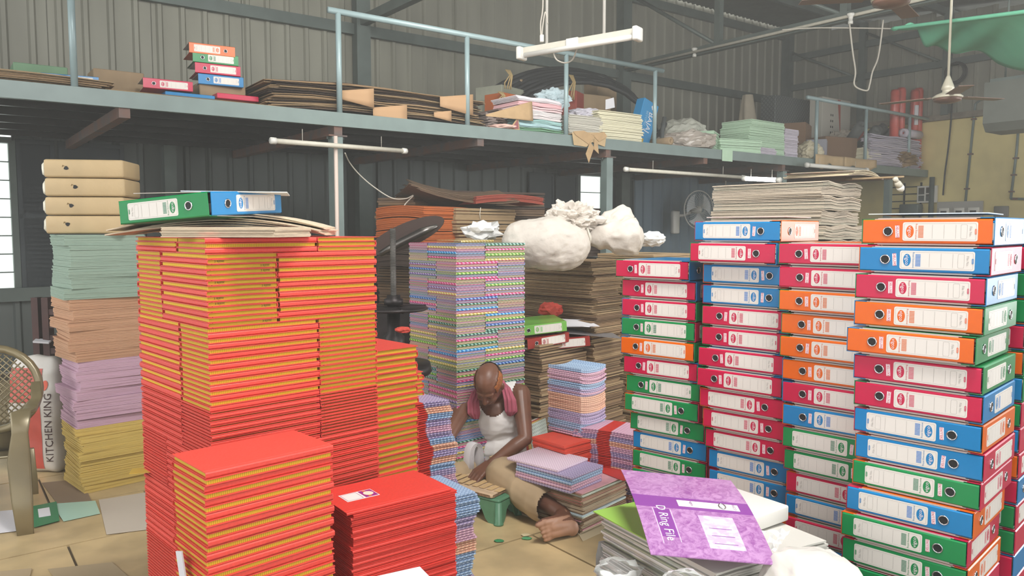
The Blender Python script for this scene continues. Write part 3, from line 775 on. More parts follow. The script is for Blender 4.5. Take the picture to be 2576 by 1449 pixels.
def case_stack(lab, px, py, Y, a, Lx, Wy, T, seed, zend, seq, bend=.012, wob=.02, lean=(0, 0), turn=False):
    r = random.Random(seed); o, t, z = corner(px, py, Y, a); n = int((z-zend)/T)
    ms = {}; w = 0
    for k in BKC:
        p = case_mesh(Lx, Wy, T*.62, k, bend)
        ms[k] = (p[0].mesh('case_board', bkm[k]), p[1].mesh('cloth_band', m_cloth), p[2].mesh('case_board', bkm[k]))
    for i in range(n):
        z -= T; k = seq(i, r); w += r.uniform(-.004, .004)
        dx = wob*math.sin(i*.33)+w
        lx, ly = Lx/2+dx+lean[0]*i, Wy/2+r.uniform(-.004, .004)+lean[1]*i
        if turn: lx, ly = ly, lx
        p = o + rot(0,0,t) @ Vector((lx, ly, z+bend*.5))
        q = tag(link('cover_case', None, None, p, t+(PI/2 if turn else 0)+r.uniform(-.02, .02)), '%s cover case with red band, %s of the %s' % (k, ordn(i+1), lab), 'book cover', lab)
        c = link('cloth_band', ms[k][1], q); c['label'] = 'red cloth band'
        link('case_board', ms[k][0], q); link('case_board', ms[k][2], q)
mix = lambda i, r: ['lilac', 'peach', 'blue', 'lilac', 'pink', 'lilac', 'blue', 'peach'][(i//3) % 8]
case_stack('stack beside tall red stack', 958, 1034, 2.95, 46, .34, .23, .0088, 31, .0, mix, bend=.008, wob=.012, lean=(.0006, -.0006))
case_stack('banded stack right of man', 1600, 1094, 4.0, 30, .36, .23, .0092, 33, .0, turn=True, seq= lambda i, r: ['pink', 'lilac', 'peach', 'pink', 'lilac'][(i//3) % 5], bend=.006, wob=.006)
case_stack('stack behind labelled booklets', 989, 1286, 2.56, 53, .34, .25, .0088, 35, .0, lambda i, r: ['blue', 'blue', 'lilac', 'pink', 'peach', 'blue', 'blue', 'lilac'][(i//5) % 8], bend=.003, wob=.012)
# low pile of pads with ring-patterned covers on a pile of sheets
t7 = PI/2-math.radians(42); o7 = Vector((.293, 3.66, 0)); z7 = .312
mpt = mat('ring_print_cover', (232,214,222), .55, col2=(196,160,186), scale=62, kind='rings', fac=(.25, .5))
for i in range(7):
    T = .0145; me = MB().rbox((.265, .36 if i else .33, T-.001), .0012, 1, 0, TR(0, 0, T/2)).mesh('printed_pad', bkm[['pink', 'lilac', 'blue', 'blue', 'pink', 'pink', 'lilac'][i]] if i else mpt)
    z7 -= T
    tag(link('printed_pad', me, None, o7 + rot(0,0,t7) @ Vector((.1325-.003*(i % 2), .18+(.085 if i == 0 else .002*i), z7)), t7+.008*(i % 3) + (.03 if i == 0 else 0)), '%s ring printed pad, %s of the low pile beside the man' % ('pink' if i in (0, 4, 5) else 'bluish', ordn(i+1)), 'pad', 'low pile of pads')
shc = [((232,176,182), 'pink'), ((222,232,216), 'pale green'), ((190,168,140), 'brown'), ((170,140,112), 'brown'), ((214,150,138), 'salmon'), ((206,224,228), 'pale blue'), ((150,120,92), 'brown'), ((196,178,150), 'cream')]
shm = [mat('sheet_colour_%d' % i, c[0], .7, var=.06, scale=25) for i, c in enumerate(shc)]
t8 = PI/2-math.radians(42); o8 = Vector((.345, 3.68, 0))
z = z7-.0005; i = 0; rr = random.Random(8)
while z > .002:
    T = rr.choice((.005, .007, .009, .012)); T = min(T, z)
    z -= T; k = (0 if i == 0 else rr.choice((1, 2, 2, 3, 4, 5, 6, 7, 3))) if z > .08 else (6 if i % 2 else 7)
    me = ream_mesh('sheet_bundle', .38, .43, T, max(2, int(T/.003)), [shm[k], shm[(k+1) % 8] if i % 3 == 1 else shm[k]], .004, seed=i)
    tag(link('sheet_bundle', me, None, o8 + rot(0,0,t8) @ Vector((.19+rr.uniform(-.007, .007), .215+rr.uniform(-.007, .007), z)), t8+rr.uniform(-.025, .025)), '%s sheet bundle, %s under the ring printed pads' % (shc[k][1], ordn(i+1)), 'paper', 'sheet bundles under the pads')
    i += 1
tag(MB().box(-.13, .13, -.10, .12, 0, .002).obj('red_folder_sheet', mat('red_folder', (206,60,52), .5), None, (.62, 4.02, z7+.001), .6), 'red printed folder sheet sticking out behind the ring printed pads', 'folder')

# ---------------------------------------------------------------- paper column at the left with wrapped parcels
cols = [('mint', (144,164,148), 6), ('tan', (190,146,114), 6), ('lilac', (196,160,178), 7), ('yellow', (206,178,98), 8)]
o9, t9, z9 = corner(166, 590, 4.25, 46)
z = z9; hs = [(590-755), 0]; segh = [.363, .352, .384, .0]
i = 0; r9 = random.Random(9)
for ci, (cn, cc, n) in enumerate(cols):
    m = mat('paper_'+cn, cc, .8, var=.05, scale=14, stretch=(1, 1, 14), bump=.04)
    Ht = segh[ci] if ci < 3 else z
    for k in range(n):
        T = Ht/n; z -= T; i += 1
        me = ream_mesh('paper_ream', .42, .36, T*.985, 7, [m], .003, seed=i*3, gap=.12)
        tag(link('paper_ream', me, None, o9 + rot(0,0,t9) @ Vector((.21+r9.uniform(-.018, .018) + (.02 if ci > 1 else 0), .18+r9.uniform(-.012, .012), z)), t9+r9.uniform(-.07, .07)), '%s paper ream, %s of the tall paper column at the left' % (cn, ordn(i)), 'paper', 'reams of the left paper column')
m_wrap = mat('brown_wrapping_paper', (182,158,118), .6, var=.07, scale=8, bump=.5)
m_film = mat('crinkled_white_wrap', (222,218,200), .35, var=.06, scale=14, bump=.9)
z = z9+.002
for k in range(4):
    H = .105; W2 = .315
    p = o9 + rot(0,0,t9) @ Vector((.20, .17, z))
    o = tag(link('wrapped_parcel', None, None, p, t9 - .62 + r9.uniform(-.04, .04)), 'brown paper wrapped parcel with a torn hole, %s on the left paper column' % ordn(4-k), 'parcel', 'wrapped parcels on the paper column')
    MB().rbox((.42, .30, H-.004), .012, 2, 0, TR(0, 0, H/2)).obj('wrapper', m_wrap, o)
    e = blob_obj('folded_wrap_end', m_film, (.05, .27, H*.9), seed=k, amp=.10, freq=4, sub=3, parent=o, loc=(-.212, 0, .004), sharp=.6); e['label'] = 'crinkled pale wrap end'
    mb = MB(); pts = [(.012*math.cos(a)*(1+.3*math.sin(a*3+k)), .011*math.sin(a), 0) for a in [2*PI*q/10 for q in range(10)]]
    plate(mb, pts, .0015, 0, FACE); mb.obj('hole_dark_plate', m_black, o, (-.09+.02*(k % 3), -.1502, H*.52))  # black plate painted in for the shade inside the tear
    mb = MB(); mb.add([(-.012, 0, .004), (.004, 0, .012), (-.004, -.012, .016)], [(0, 1, 2)]); mb.obj('torn_flap', m_wrap, o, (-.10+.02*(k % 3), -.152, H*.52))
    z += H
# ---------------------------------------------------------------- the man
m_skin = mat('brown_skin', (112,74,56), .42, var=.10, scale=14, bump=.05, spec=.5)
m_skinl = mat('pale_brown_sole', (168,126,100), .5, var=.08, scale=14)
m_vest = mat('white_cotton_vest', (232,228,224), .8, var=.03, scale=12, bump=.25)
m_khaki = mat('khaki_cloth', (172,148,116), .85, var=.08, scale=9, bump=.3)
m_hair = mat('greying_hair', (50,40,36), .8, var=.3, scale=60, bump=.6)
m_henna = mat('reddish_hair', (150,88,40), .7, var=.25, scale=60, bump=.6)
m_towel = mat('pink_checked_towel', (196,110,124), .9, col2=(140,58,84), scale=60, kind='lines', fac=(.3, .5))
def cap(mb, a, b, ra, rb=None, seg=14):
    a, b = Vector(a), Vector(b); rb = ra if rb is None else rb
    d = b-a; ln = d.length; d = d.normalized() if ln > 1e-6 else Vector((0,0,1))
    pts = []; rs = []
    for k in range(5): t = PI/2*(1-k/4); pts.append(a - d*ra*math.sin(t)); rs.append(max(.0005, ra*math.cos(t)))
    for k in range(5): t = PI/2*(k/4); pts.append(b + d*rb*math.sin(t)); rs.append(max(.0005, rb*math.cos(t)))
    mb.tube(pts, rs, seg)
def chain(mb, pts, rs):
    for i in range(len(pts)-1): cap(mb, pts[i], pts[i+1], rs[i], rs[i+1])
def ell(mb, c, r, M=None, seg=18):
    pr = [(math.sin(PI*k/12), -math.cos(PI*k/12)) for k in range(13)]; pr[0] = (0.001, -1); pr[-1] = (.001, 1)
    MM = TR(*c) @ (M or Matrix()) @ Matrix.Diagonal((r[0], r[1], r[2], 1)); mb.lathe(pr, seg, 0, MM)
def remesh(mb, name, m, vox, smooth=4, fac=.5):
    o = mb.obj('tmp', m); o = fixn(o)
    md = o.modifiers.new('r', 'REMESH'); md.mode = 'VOXEL'; md.voxel_size = vox; md.use_smooth_shade = True
    if smooth: ms = o.modifiers.new('s', 'SMOOTH'); ms.factor = fac; ms.iterations = smooth
    bpy.context.view_layer.update(); dg = bpy.context.evaluated_depsgraph_get()
    me = bpy.data.meshes.new_from_object(o.evaluated_get(dg)); me.name = name
    old = o.data; bpy.data.objects.remove(o); bpy.data.meshes.remove(old)
    return me
def cut(me, test):
    bm = bmesh.new(); bm.from_mesh(me); bmesh.ops.delete(bm, geom=[f for f in bm.faces if test(f.calc_center_median())], context='FACES'); bm.to_mesh(me); bm.free()
def wrinkle(me, amp, freq, seed=0, stretch=(1,1,1)):
    off = Vector((seed, seed*2, seed*3)); ns = [v.normal.copy() for v in me.vertices]
    for v, n in zip(me.vertices, ns):
        p = Vector([a*b for a, b in zip(v.co, stretch)])
        q = (1-abs(noise.noise(p*freq+off))*2)*amp + noise.noise(p*freq*.45+off*3)*amp
        v.co += n*q
def frame(x, y):     # matrix from two axes
    x = x.normalized(); z = x.cross(y).normalized(); y = z.cross(x)
    return Matrix(((x.x,y.x,z.x,0),(x.y,y.y,z.y,0),(x.z,y.z,z.z,0),(0,0,0,1)))
def hand(mb, wrist, fdir, normal, thumb_side, curl=.5, s=1.0, spread=.12):
    """palm side is -normal; lateral axis = fdir x normal"""
    f = fdir.normalized(); n = (normal - f*normal.dot(f)).normalized(); lat = f.cross(n)*thumb_side
    w0 = Vector(wrist)
    offs = (.030, .010, -.011, -.030); ln = (.070, .078, .072, .056)
    for k in range(4):
        kn = w0 + f*(.088-.004*abs(k-1))*s + lat*offs[k]*s
        cap(mb, w0 + lat*offs[k]*.55*s + f*.01, kn, .0155*s, .0118*s)
        d = (f + lat*offs[k]*spread*12 - n*.12*k*0).normalized(); p = kn; seg = (.45, .32, .26); ang = curl*(.7+.12*k)
        for q in range(3):
            d2 = (d*math.cos(ang) - n*math.sin(ang)).normalized(); e = p + d2*ln[k]*seg[q]*s
            cap(mb, p, e, (.0098-.0008*q)*s, (.0092-.001*q)*s, 10); p = e; nn = (n*math.cos(ang)+d*math.sin(ang)); d = d2; n_ = nn
            ang = curl*.55
    t0 = w0 + f*.022*s + lat*.022*s; t1 = t0 + (f*.6+lat*.65-n*.35).normalized()*.045*s; t2 = t1 + (f*.85+lat*.25-n*.35).normalized()*.032*s; t3 = t2 + (f*.95-n*.4).normalized()*.025*s
    cap(mb, t0, t1, .016*s, .012*s); cap(mb, t1, t2, .0115*s, .0105*s); cap(mb, t2, t3, .0105*s, .0085*s)

P = {k: A(*v) for k, v in {
 'pelvis': (1263,1168,4.52), 'waist': (1258,1120,4.47), 'chest': (1246,1050,4.40), 'neck': (1243,990,4.34), 'head': (1229,966,4.14),
 'sr': (1309,992,4.36), 'sl': (1175,1008,4.32), 'er': (1322,1104,4.20), 'wr': (1236,1164,4.13), 'el': (1124,1104,4.08), 'wl': (1112,1158,3.9),
 'hr': (1290,1172,4.5), 'hl': (1232,1172,4.5), 'kl': (1150,1195,4.22), 'al': (1235,1225,4.28)}.items()}
P['kr'] = Vector((-.05, 4.06, .175)); P['ar'] = Vector((.252, 3.74, .088))
man = thing('person', 'person in white vest and khaki trousers sitting on the floor pasting boards', 'person', P['pelvis']*1)
man.location = (P['pelvis'].x, P['pelvis'].y, 0)
inv = TR(-P['pelvis'].x, -P['pelvis'].y, 0)
def fin(me, name, par=None, lab=None):
    me.transform(inv); o = link(name, me, par or man)
    if lab: o['label'] = lab
    return o
def torso(mb, g=0.):
    ell(mb, P['pelvis'], (.165+g, .14+g, .125+g)); ell(mb, P['waist']+Vector((0,-.02,0)), (.158+g, .142+g, .14+g))
    ell(mb, P['chest'], (.150+g, .118+g, .155+g), rot(.25, .05, 0))
    cap(mb, P['sl']+Vector((.035,.02,.0)), P['sr']+Vector((-.035,.02,.0)), .062+g, .062+g)
    cap(mb, P['chest']+Vector((0,.04,.05)), P['neck']+Vector((0,.03,-.03)), .10+g, .072+g)
mb = MB(); torso(mb)
chain(mb, [P['neck']+Vector((0,.03,-.02)), P['head']+Vector((.01,.075,-.01))], [.062, .056])
for s_, e_, w_ in (('sr','er','wr'), ('sl','el','wl')):
    chain(mb, [P[s_], P[s_]*.6+P[e_]*.4, P[e_]], [.060, .051, .039])
    el = P[e_]; fo = P[w_]-el
    chain(mb, [el, el+fo*.3, el+fo*.75, P[w_]], [.038, .042, .030, .0255])
fd = A(1194,1204,4.06)+Vector((0,0,.012))-P['wr']; hand(mb, P['wr']+fd.normalized()*.01, fd, Vector((-.15,-.35,1)), -1, .34, 1.12, .2)
fd = A(1118,1200,3.80)-P['wl']; hand(mb, P['wl'], fd, Vector((.2,-.2,1)), 1, .5, 1.0)
# shin, ankle, foot lying on its outer edge with the sole forward
chain(mb, [P['kr'], P['kr']*.6+P['ar']*.4, P['ar']], [.055, .052, .036])
H = Vector((.292, 3.665, .044)); ell(mb, H, (.036, .034, .042)); cap(mb, P['ar'], H, .036, .032)
ax = Vector((-.17, -.115, 0)); 
cap(mb, H+Vector((-.01,.006,.012)), H+ax*.6+Vector((0,.008,.030)), .036, .030); cap(mb, H, H+ax*.6+Vector((0,.004,.0)), .034, .026); cap(mb, P['ar'], H+ax*.45+Vector((0,.014,.034)), .034, .028)
for k in range(5):
    u = k/4; zt = .108 - .084*u; b = Vector((.292, 3.665, .044)) + ax*(.83-.10*u); b.z = zt
    b += Vector((0, -.006*math.sin(PI*u), 0))
    cap(mb, P['ar']*.35 + H*.65 + Vector((-.01, .004, .022-.040*u)), b, .026, .0205 if k == 0 else .0155)
    d = ax.normalized(); ln = (.034, .022, .019, .016, .013)[k]; r_ = (.0170, .0115, .0108, .0102, .010)[k]
    e = b + d*ln*.75 + Vector((0, -.004, -.002)); cap(mb, b, e, r_*.95, r_); cap(mb, e, e+d*ln*.3+Vector((0,-.004,0)), r_, r_*.85)
# head: local x right, y towards the face, z crown
hf = Vector((-.22, -.60, -.76)).normalized(); hz = Vector((-.12, -.74, .62)); hx = hf.cross(hz).normalized(); hz = hx.cross(hf)
HM = TR(*P['head']) @ Matrix(((hx.x,hf.x,hz.x,0),(hx.y,hf.y,hz.y,0),(hx.z,hf.z,hz.z,0),(0,0,0,1)))
hb = MB()
ell(hb, (0,-.012,.030), (.0755,.095,.084)); ell(hb, (0,.030,-.030), (.060,.058,.078)); ell(hb, (0,.052,-.088), (.030,.026,.022))
for sx in (-1, 1):
    ell(hb, (sx*.030,.060,-.040), (.026,.024,.026)); ell(hb, (sx*.076,-.004,-.016), (.008,.018,.030), rot(0,0,sx*.35))
    cap(hb, (sx*.045,-.01,-.07), (sx*.018,.055,-.092), .022, .018); cap(hb, (sx*.012,.083,.022), (sx*.042,.070,.020), .0095, .008)
    ell(hb, (sx*.029,.077,.002), (.0135,.0105,.009))
cap(hb, (0,.084,.012), (0,.104,-.030), .0085, .0125); ell(hb, (-.012,.094,-.034), (.008,.009,.007)); ell(hb, (.012,.094,-.034), (.008,.009,.007))
cap(hb, (-.017,.084,-.058), (.017,.084,-.058), .006, .006); cap(hb, (-.014,.082,-.069), (.014,.082,-.069), .0068, .0068)
for v in hb.v: pass
mb.add([HM @ Vector(v) for v in hb.v], hb.f, 0, None, True)
body = remesh(mb, 'body', m_skin, .0048, 3, .5)
body.materials.append(m_skinl)
for p_ in body.polygons:
    c = p_.center
    if c.y < 3.72 and c.z < .14 and p_.normal.y < -.35: p_.material_index = 1
fin(body, 'body')
# hair at the sides and back, beard
def shell(fn, name, m, lab=None, g=1.035):
    q = MB(); ell(q, (0,-.012,.030), (.0755*g,.095*g,.084*g), None, 40)
    bm = bmesh.new(); me = q.mesh(name, m); bm.from_mesh(me); bmesh.ops.subdivide_edges(bm, edges=bm.edges[:], cuts=2, use_grid_fill=True)
    bmesh.ops.delete(bm, geom=[f for f in bm.faces if not fn(f.calc_center_median())], context='FACES'); bm.to_mesh(me); bm.free()
    for v in me.vertices: v.co *= 1 + .012*noise.noise(v.co*120)
    me.transform(HM); return fin(me, name, None, lab)
shell(lambda p: p.z < .075-.4*max(p.y, 0) and p.y < .045 and p.z > -.05 and p.x < .055, 'hair', m_hair, 'short greying hair')
shell(lambda p: p.z < .078-.3*max(p.y, 0) and -.05 < p.y < .05 and p.z > -.03 and p.x >= .050, 'hair', m_henna, 'reddish dyed side hair', 1.04)
shell(lambda p: p.z < .078-.3*max(p.y, 0) and -.05 < p.y < .05 and p.z > -.03 and p.x <= -.050, 'hair', m_henna, 'reddish dyed side hair', 1.04)
mb = MB()
for sx in (-1, 1): mb.add([HM @ Vector(v) for v in [(sx*.029+ .010*math.cos(a), .0868, .001+.0022*math.sin(a)) for a in [2*PI*k/10 for k in range(10)]]], [tuple(range(10))])
fin(mb.mesh('eyelid_line', m_hair), 'eyelid_line')
# vest
mb = MB(); torso(mb, .010)
me = remesh(mb, 'vest', m_vest, .0065, 3)
nk = P['neck']+Vector((-.005, -.045, -.015)); cp = P['chest']
def vt(p):
    if p.z < P['pelvis'].z+.02: return True
    if ((p.x-nk.x)/.082)**2 + ((p.y-nk.y)/.16)**2 + ((p.z-nk.z)/.105)**2 < 1 : return True
    for s_, sg in (('sr', 1), ('sl', -1)):
        q = P[s_]
        if ((p.x-q.x-sg*.022)/.078)**2 + ((p.z-q.z+.03)/.125)**2 < 1: return True
    return False
cut(me, vt); wrinkle(me, .0035, 13, 2, (1, 1, 1.8))
o = fin(me, 'vest'); sd = o.modifiers.new('s', 'SOLIDIFY'); sd.thickness = .003
# trousers
mb = MB(); ell(mb, P['pelvis']+Vector((0,.01,-.005)), (.182, .16, .11))
cap(mb, P['hr'], P['kr'], .105, .092); cuff = Vector((.160, 3.83, .105)); cap(mb, P['kr'], cuff, .092, .088); cap(mb, P['kr']+Vector((.03,0,.0)), cuff+Vector((.06,-.02,-.01)), .07, .084)
cap(mb, P['hl'], P['kl'], .10, .085); cap(mb, P['kl'], P['al'], .08, .06); 
for v in range(len(mb.v)):
    x, y, z = mb.v[v]
    if z < .012: mb.v[v] = (x, y, .012 + (z-.012)*.05)
me = remesh(mb, 'trousers', m_khaki, .008, 3)
cd_ = (cuff-P['kr']); cd_ = Vector((cd_.x, cd_.y, -.25*abs(cd_.z))).normalized()
cut(me, lambda p: (p-cuff).dot(cd_) > .035 and p.x > .0)
cut(me, lambda p: p.z > P['pelvis'].z+.085 and p.y > 4.35)
wrinkle(me, .007, 8, 5)
for v in me.vertices: v.co.z = max(v.co.z, .006)
o = fin(me, 'trousers'); sd = o.modifiers.new('s', 'SOLIDIFY'); sd.thickness = .003
mb = MB(); cpt = P['pelvis']+Vector((0, 0, .07)); pts = [cpt+Vector((.172*math.cos(a), .150*math.sin(a), .006*math.sin(a*5)-.015)) for a in [2*PI*k/30 for k in range(30)]]
mb.tube(pts, .014, 8, closed=True); fin(mb.mesh('waist_fold', m_khaki), 'waist_fold')
# towel round the neck with two hanging ends
def towel(pts, wds, side):
    q = MB(); n = len(pts)
    def fn(u, v):
        i = min(int(u*(n-1)), n-2); f = u*(n-1)-i; c = Vector(pts[i])*(1-f)+Vector(pts[i+1])*f; w_ = wds[i]*(1-f)+wds[i+1]*f
        a = (v-.5)*2
        return c + Vector((a*w_, -.006*math.cos(a*9+u*4)-.012*(1-a*a), 0.3*w_*abs(a)*0))
    q.grid(fn, 24, 12); return q.mesh('towel', m_towel)
nb = P['neck']
q1 = [A(1262,968,4.30)+Vector((0,.05,0)), A(1272,975,4.27), A(1282,1005,4.24), A(1286,1035,4.25), A(1284,1046,4.27)]
q2 = [A(1215,975,4.28)+Vector((0,.05,0)), A(1198,985,4.23), A(1190,1012,4.20), A(1192,1040,4.20), A(1198,1054,4.22)]
rt = thing('neck_towel', 'pink checked thin towel hanging round the neck of the sitting person', 'towel', man.location*1)
for q_, w_ in ((q1, [.02, .026, .034, .034, .012]), (q2, [.02, .026, .032, .034, .016])):
    me = towel(q_, w_, 1); me.transform(inv); o = link('hanging_end', me, rt); o.modifiers.new('s', 'SOLIDIFY').thickness = .004
mb = MB(); mb.tube([q1[0], nb+Vector((.06,.055,.03)), nb+Vector((0,.095,.03)), nb+Vector((-.06,.06,.02)), q2[0]], .02, 8); me = mb.mesh('neck_roll', m_towel); me.transform(inv); link('neck_roll', me, rt)

# ---------------------------------------------------------------- stool and work board
m_green = mat('green_stool_plastic', (84,130,100), .45, var=.06, scale=30)
st = thing('foot_stool', 'low green plastic step stool under the paste board', 'stool', (-.135, 3.97, 0), math.radians(-34))
mb = MB(); mb.rbox((.30, .20, .018), .008, 2, 0, TR(0,0,.121)); mb.obj('stool_top', m_green, st)
# arched skirts
def arch(L_, H_, y, n=14):
    q = MB(); ow, oh = L_*.22, H_*.72
    top = []; bot = []
    for i in range(n+1):
        x = -L_/2 + L_*i/n; top.append((x, H_))
        bot.append((x, 0 if abs(x) > ow else oh*math.sqrt(max(0, 1-(x/ow)**2))))
    vs = [(x, y, z) for x, z in top]+[(x, y, z) for x, z in bot]+[(x, y+.006, z) for x, z in top]+[(x, y+.006, z) for x, z in bot]
    m_ = n+1; fs = [(i, m_+i, m_+i+1, i+1) for i in range(n)] + [(2*m_+i, 2*m_+i+1, 3*m_+i+1, 3*m_+i) for i in range(n)] + [(m_+i, 3*m_+i, 3*m_+i+1, m_+i+1) for i in range(n)]
    q.add(vs, fs); return q
arch(.30, .115, -.10).obj('skirt', m_green, st); arch(.30, .115, .094).obj('skirt', m_green, st)
q = arch(.20, .115, -.15).obj('skirt', m_green, st); q.rotation_euler = (0,0,PI/2); q = arch(.20, .115, .144).obj('skirt', m_green, st); q.rotation_euler = (0,0,PI/2)
for sx in (-1,1):
    for sy in (-1,1): MB().lathe([(.026,0),(.026,.008),(.020,.012),(.017,.115)], 14, 0, TR(sx*.143, sy*.093, 0)).obj('leg', m_green, st)
m_wood = mat('worn_board_face', (206,178,146), .7, var=.12, scale=9, stretch=(1,6,1))
bd = tag(link('paste_board', None, None, (-.215, 4.045, .132), math.radians(145)), 'worn wooden board with paste stains resting on the green stool', 'board')
MB().rbox((.44, .235, .018), .004, 1, 0, TR(0,0,.010), False).obj('board_face', m_wood, bd)
mb = MB(); q = blob_obj('chipped_edge', mat('chipped_board_edge', (140,112,84), .9, var=.3, scale=60, bump=1), (.446, .24, .016), 3, amp=.05, freq=9, sub=4, parent=bd, loc=(0,0,.0005), smooth=False, sharp=.12)
m_strip = mat('kraft_strip', (204,172,124), .7, var=.04, scale=20, objvar=.04)
for i in range(8):
    d = Vector((-.036*i-.03, .025*i-.0, 0)); c = Vector((-.045, 3.92, .1525+.0008*i)) + Vector((-.040*i, .0268*i, 0))
    tag(MB().box(-.017, .017, -.06, .06, 0, .0012).obj('kraft_strip', m_strip, None, c, math.radians(145)+R.uniform(-.04,.04)), 'small kraft strip, %s from the right corner of the paste board' % ('first', 'second', 'third', 'fourth', 'fifth', 'sixth', 'seventh', 'eighth')[i], 'paper', 'kraft strips on the paste board')
tag(link('kraft_strip_bundle', ream_mesh('b', .22, .05, .03, 9, [m_strip], .003, seed=2), None, (-.02, 4.17, .205), math.radians(-32)), 'bundle of long kraft strips lying on the knee of the sitting person', 'paper')
# rolled grey paper by the left knee
mb = MB()
for k in range(4): mb.grid(lambda u, v, k=k: ((.045+.006*k)*math.cos(PI*(1-u)), (.05)*math.sin(PI*u)*.4, v*.20) if False else (-.03+.008*k+.06*math.sin(u*PI)*.5, .01*k, .02+.20*v-.05*(1-v)*u), 8, 3)
o = thing('folded_sheets', 'grey paper sheets folded over beside the left knee of the person', 'paper', A(1178,1160,4.28)*1)
o.location.z = 0; zt_ = A(1178,1122,4.28).z
for k in range(4):
    q = MB(); q.grid(lambda u, v, k=k: ((.020+.010*k)*math.cos(PI*(1-u))*-1 if u <= 1 else 0, (v-.5)*.16, .12+.17*math.sin(PI*min(u,1)/1)**.4*(1+.03*k)), 14, 2)
    q.obj('folded_sheet', mat('grey_sheet', (206,200,200), .7), o, (0,0,0), .7).modifiers.new('s','SOLIDIFY').thickness = .003
# ---------------------------------------------------------------- stacks of kraft board behind
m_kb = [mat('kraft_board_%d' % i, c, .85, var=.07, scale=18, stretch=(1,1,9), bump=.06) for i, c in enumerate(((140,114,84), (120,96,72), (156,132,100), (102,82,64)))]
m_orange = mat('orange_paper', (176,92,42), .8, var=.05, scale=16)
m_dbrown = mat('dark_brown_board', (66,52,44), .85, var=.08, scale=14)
m_string = mat('pale_string', (214,208,194), .8)
def board_stack(lab, px, py, Y, a, Lx, Wy, bundles, seed, mats, nsh=7, jit=.008, gj=.015, z0=0., bow=0., string=False, zend=None, names=None, wav=0.):
    """bundles of boards from the top down to the floor; returns top corner"""
    r = random.Random(seed); o, t, zt = corner(px, py, Y, a); H = zt - z0; z = zt
    for i in range(bundles):
        T = H/bundles; z -= T
        m = mats if not isinstance(mats, dict) else mats[i]
        mm = m if isinstance(m, list) else [m]
        me = ream_mesh('board_bundle', Lx*(1+r.uniform(-.01, .01)), Wy*(1+r.uniform(-.01, .01)), T*.97, nsh, mm, jit, bow=bow*(i % 2), seed=seed*10+i, gap=.5, wav=wav)
        q = tag(link('board_bundle', me, None, o + rot(0,0,t) @ Vector((Lx/2+r.uniform(-gj, gj), Wy/2+r.uniform(-gj, gj), z)), t+r.uniform(-.02, .02)),
            '%s, %s in the %s' % ((names[i] if names else 'brown board bundle'), ordn(i+1), lab), 'board bundle', lab)
        if string and i < 6:
            s_ = MB(); x = -Lx*.12+r.uniform(-.04, .04)
            s_.tube([(x, -Wy/2-.010, T*.05), (x-.01, -Wy/2-.012, T*.5), (x+.004, -Wy/2-.010, T*.99)], .0035, 5); s_.obj('string', m_string, q)
            s_ = MB(); s_.tube([(-Lx/2-.010, 0, T*.05), (-Lx/2-.012, .01, T*.5), (-Lx/2-.010, 0, T*.99)], .0035, 5); s_.obj('string', m_string, q)
    return o, t, zt
SK = board_stack('tall brown stack under the white sacks', 1494, 655, 5.05, 42, .34, .62, 26, 41, m_kb[:3], nsh=5, gj=.02)
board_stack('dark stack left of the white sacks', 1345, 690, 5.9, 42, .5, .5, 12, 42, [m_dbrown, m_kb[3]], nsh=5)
board_stack('low brown stack behind the man', 1358, 866, 4.75, 42, .46, .52, 9, 43, m_kb[:3], nsh=5)
board_stack('brown stack behind the file columns', 1640, 640, 5.4, 44, .5, .5, 14, 44, m_kb[2:3], nsh=6)
board_stack('big grey paper stack', 2072, 454, 6.2, 46, .75, 1.0, 16, 45, [mat('grey_paper_a', (186,172,154), .85, var=.05, scale=16, stretch=(1,1,9)), mat('grey_paper_b', (172,164,146), .85, var=.05, scale=16, stretch=(1,1,9))], nsh=10, wav=.012, gj=.02)
board_stack('orange ended stack', 1150, 520, 7.2, 40, .85, .75, 14, 46, {i: [m_kb[2]] for i in range(14)}, nsh=4, string=True)
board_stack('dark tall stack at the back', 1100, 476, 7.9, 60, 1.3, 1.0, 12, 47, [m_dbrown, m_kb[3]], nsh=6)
board_stack('brown stack behind the press screw', 1040, 494, 7.5, 24, .25, .42, 14, 48, [m_kb[3], m_kb[1]], nsh=5)
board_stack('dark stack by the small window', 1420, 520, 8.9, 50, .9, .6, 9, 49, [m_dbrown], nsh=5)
# orange sheets on the left end of the tied stack
o_, t_, z_ = corner(1150, 520, 7.2, 40)
for i in range(5):
    tag(link('orange_sheet_bundle', ream_mesh('o', .66, .60, .105, 6, [m_orange if i < 3 else m_dbrown], .006, seed=i+60, bow=.02), None, o_ + rot(0,0,t_) @ Vector((-.08, .38, z_-.115*(i+1)+.005)), t_+PI/2),
        '%s sheet bundle, %s at the left end of the string tied stack' % ('orange' if i < 3 else 'dark', ordn(i+1)), 'paper', 'orange bundles')
tag(link('red_board_pile', ream_mesh('r', .75, .5, .07, 6, [mat('dull_red_board', (140,62,48), .8)], .01, seed=9, bow=.03), None, A(1255,516,7.8), .5), 'dull red bowed sheets lying on the string tied stack', 'paper')
for k in range(5):
    tag(link('drooping_board', ream_mesh('dr', 1.0, .7, .012, 2, [m_kb[3]], .01, seed=k, bow=-.06), None, A(1130+8*k,500-5*k,7.75), (.1*k-.2, .10, .35)), 'sagging brown board, %s of the fan over the string tied stack' % ordn(5-k), 'board', 'sagging boards')
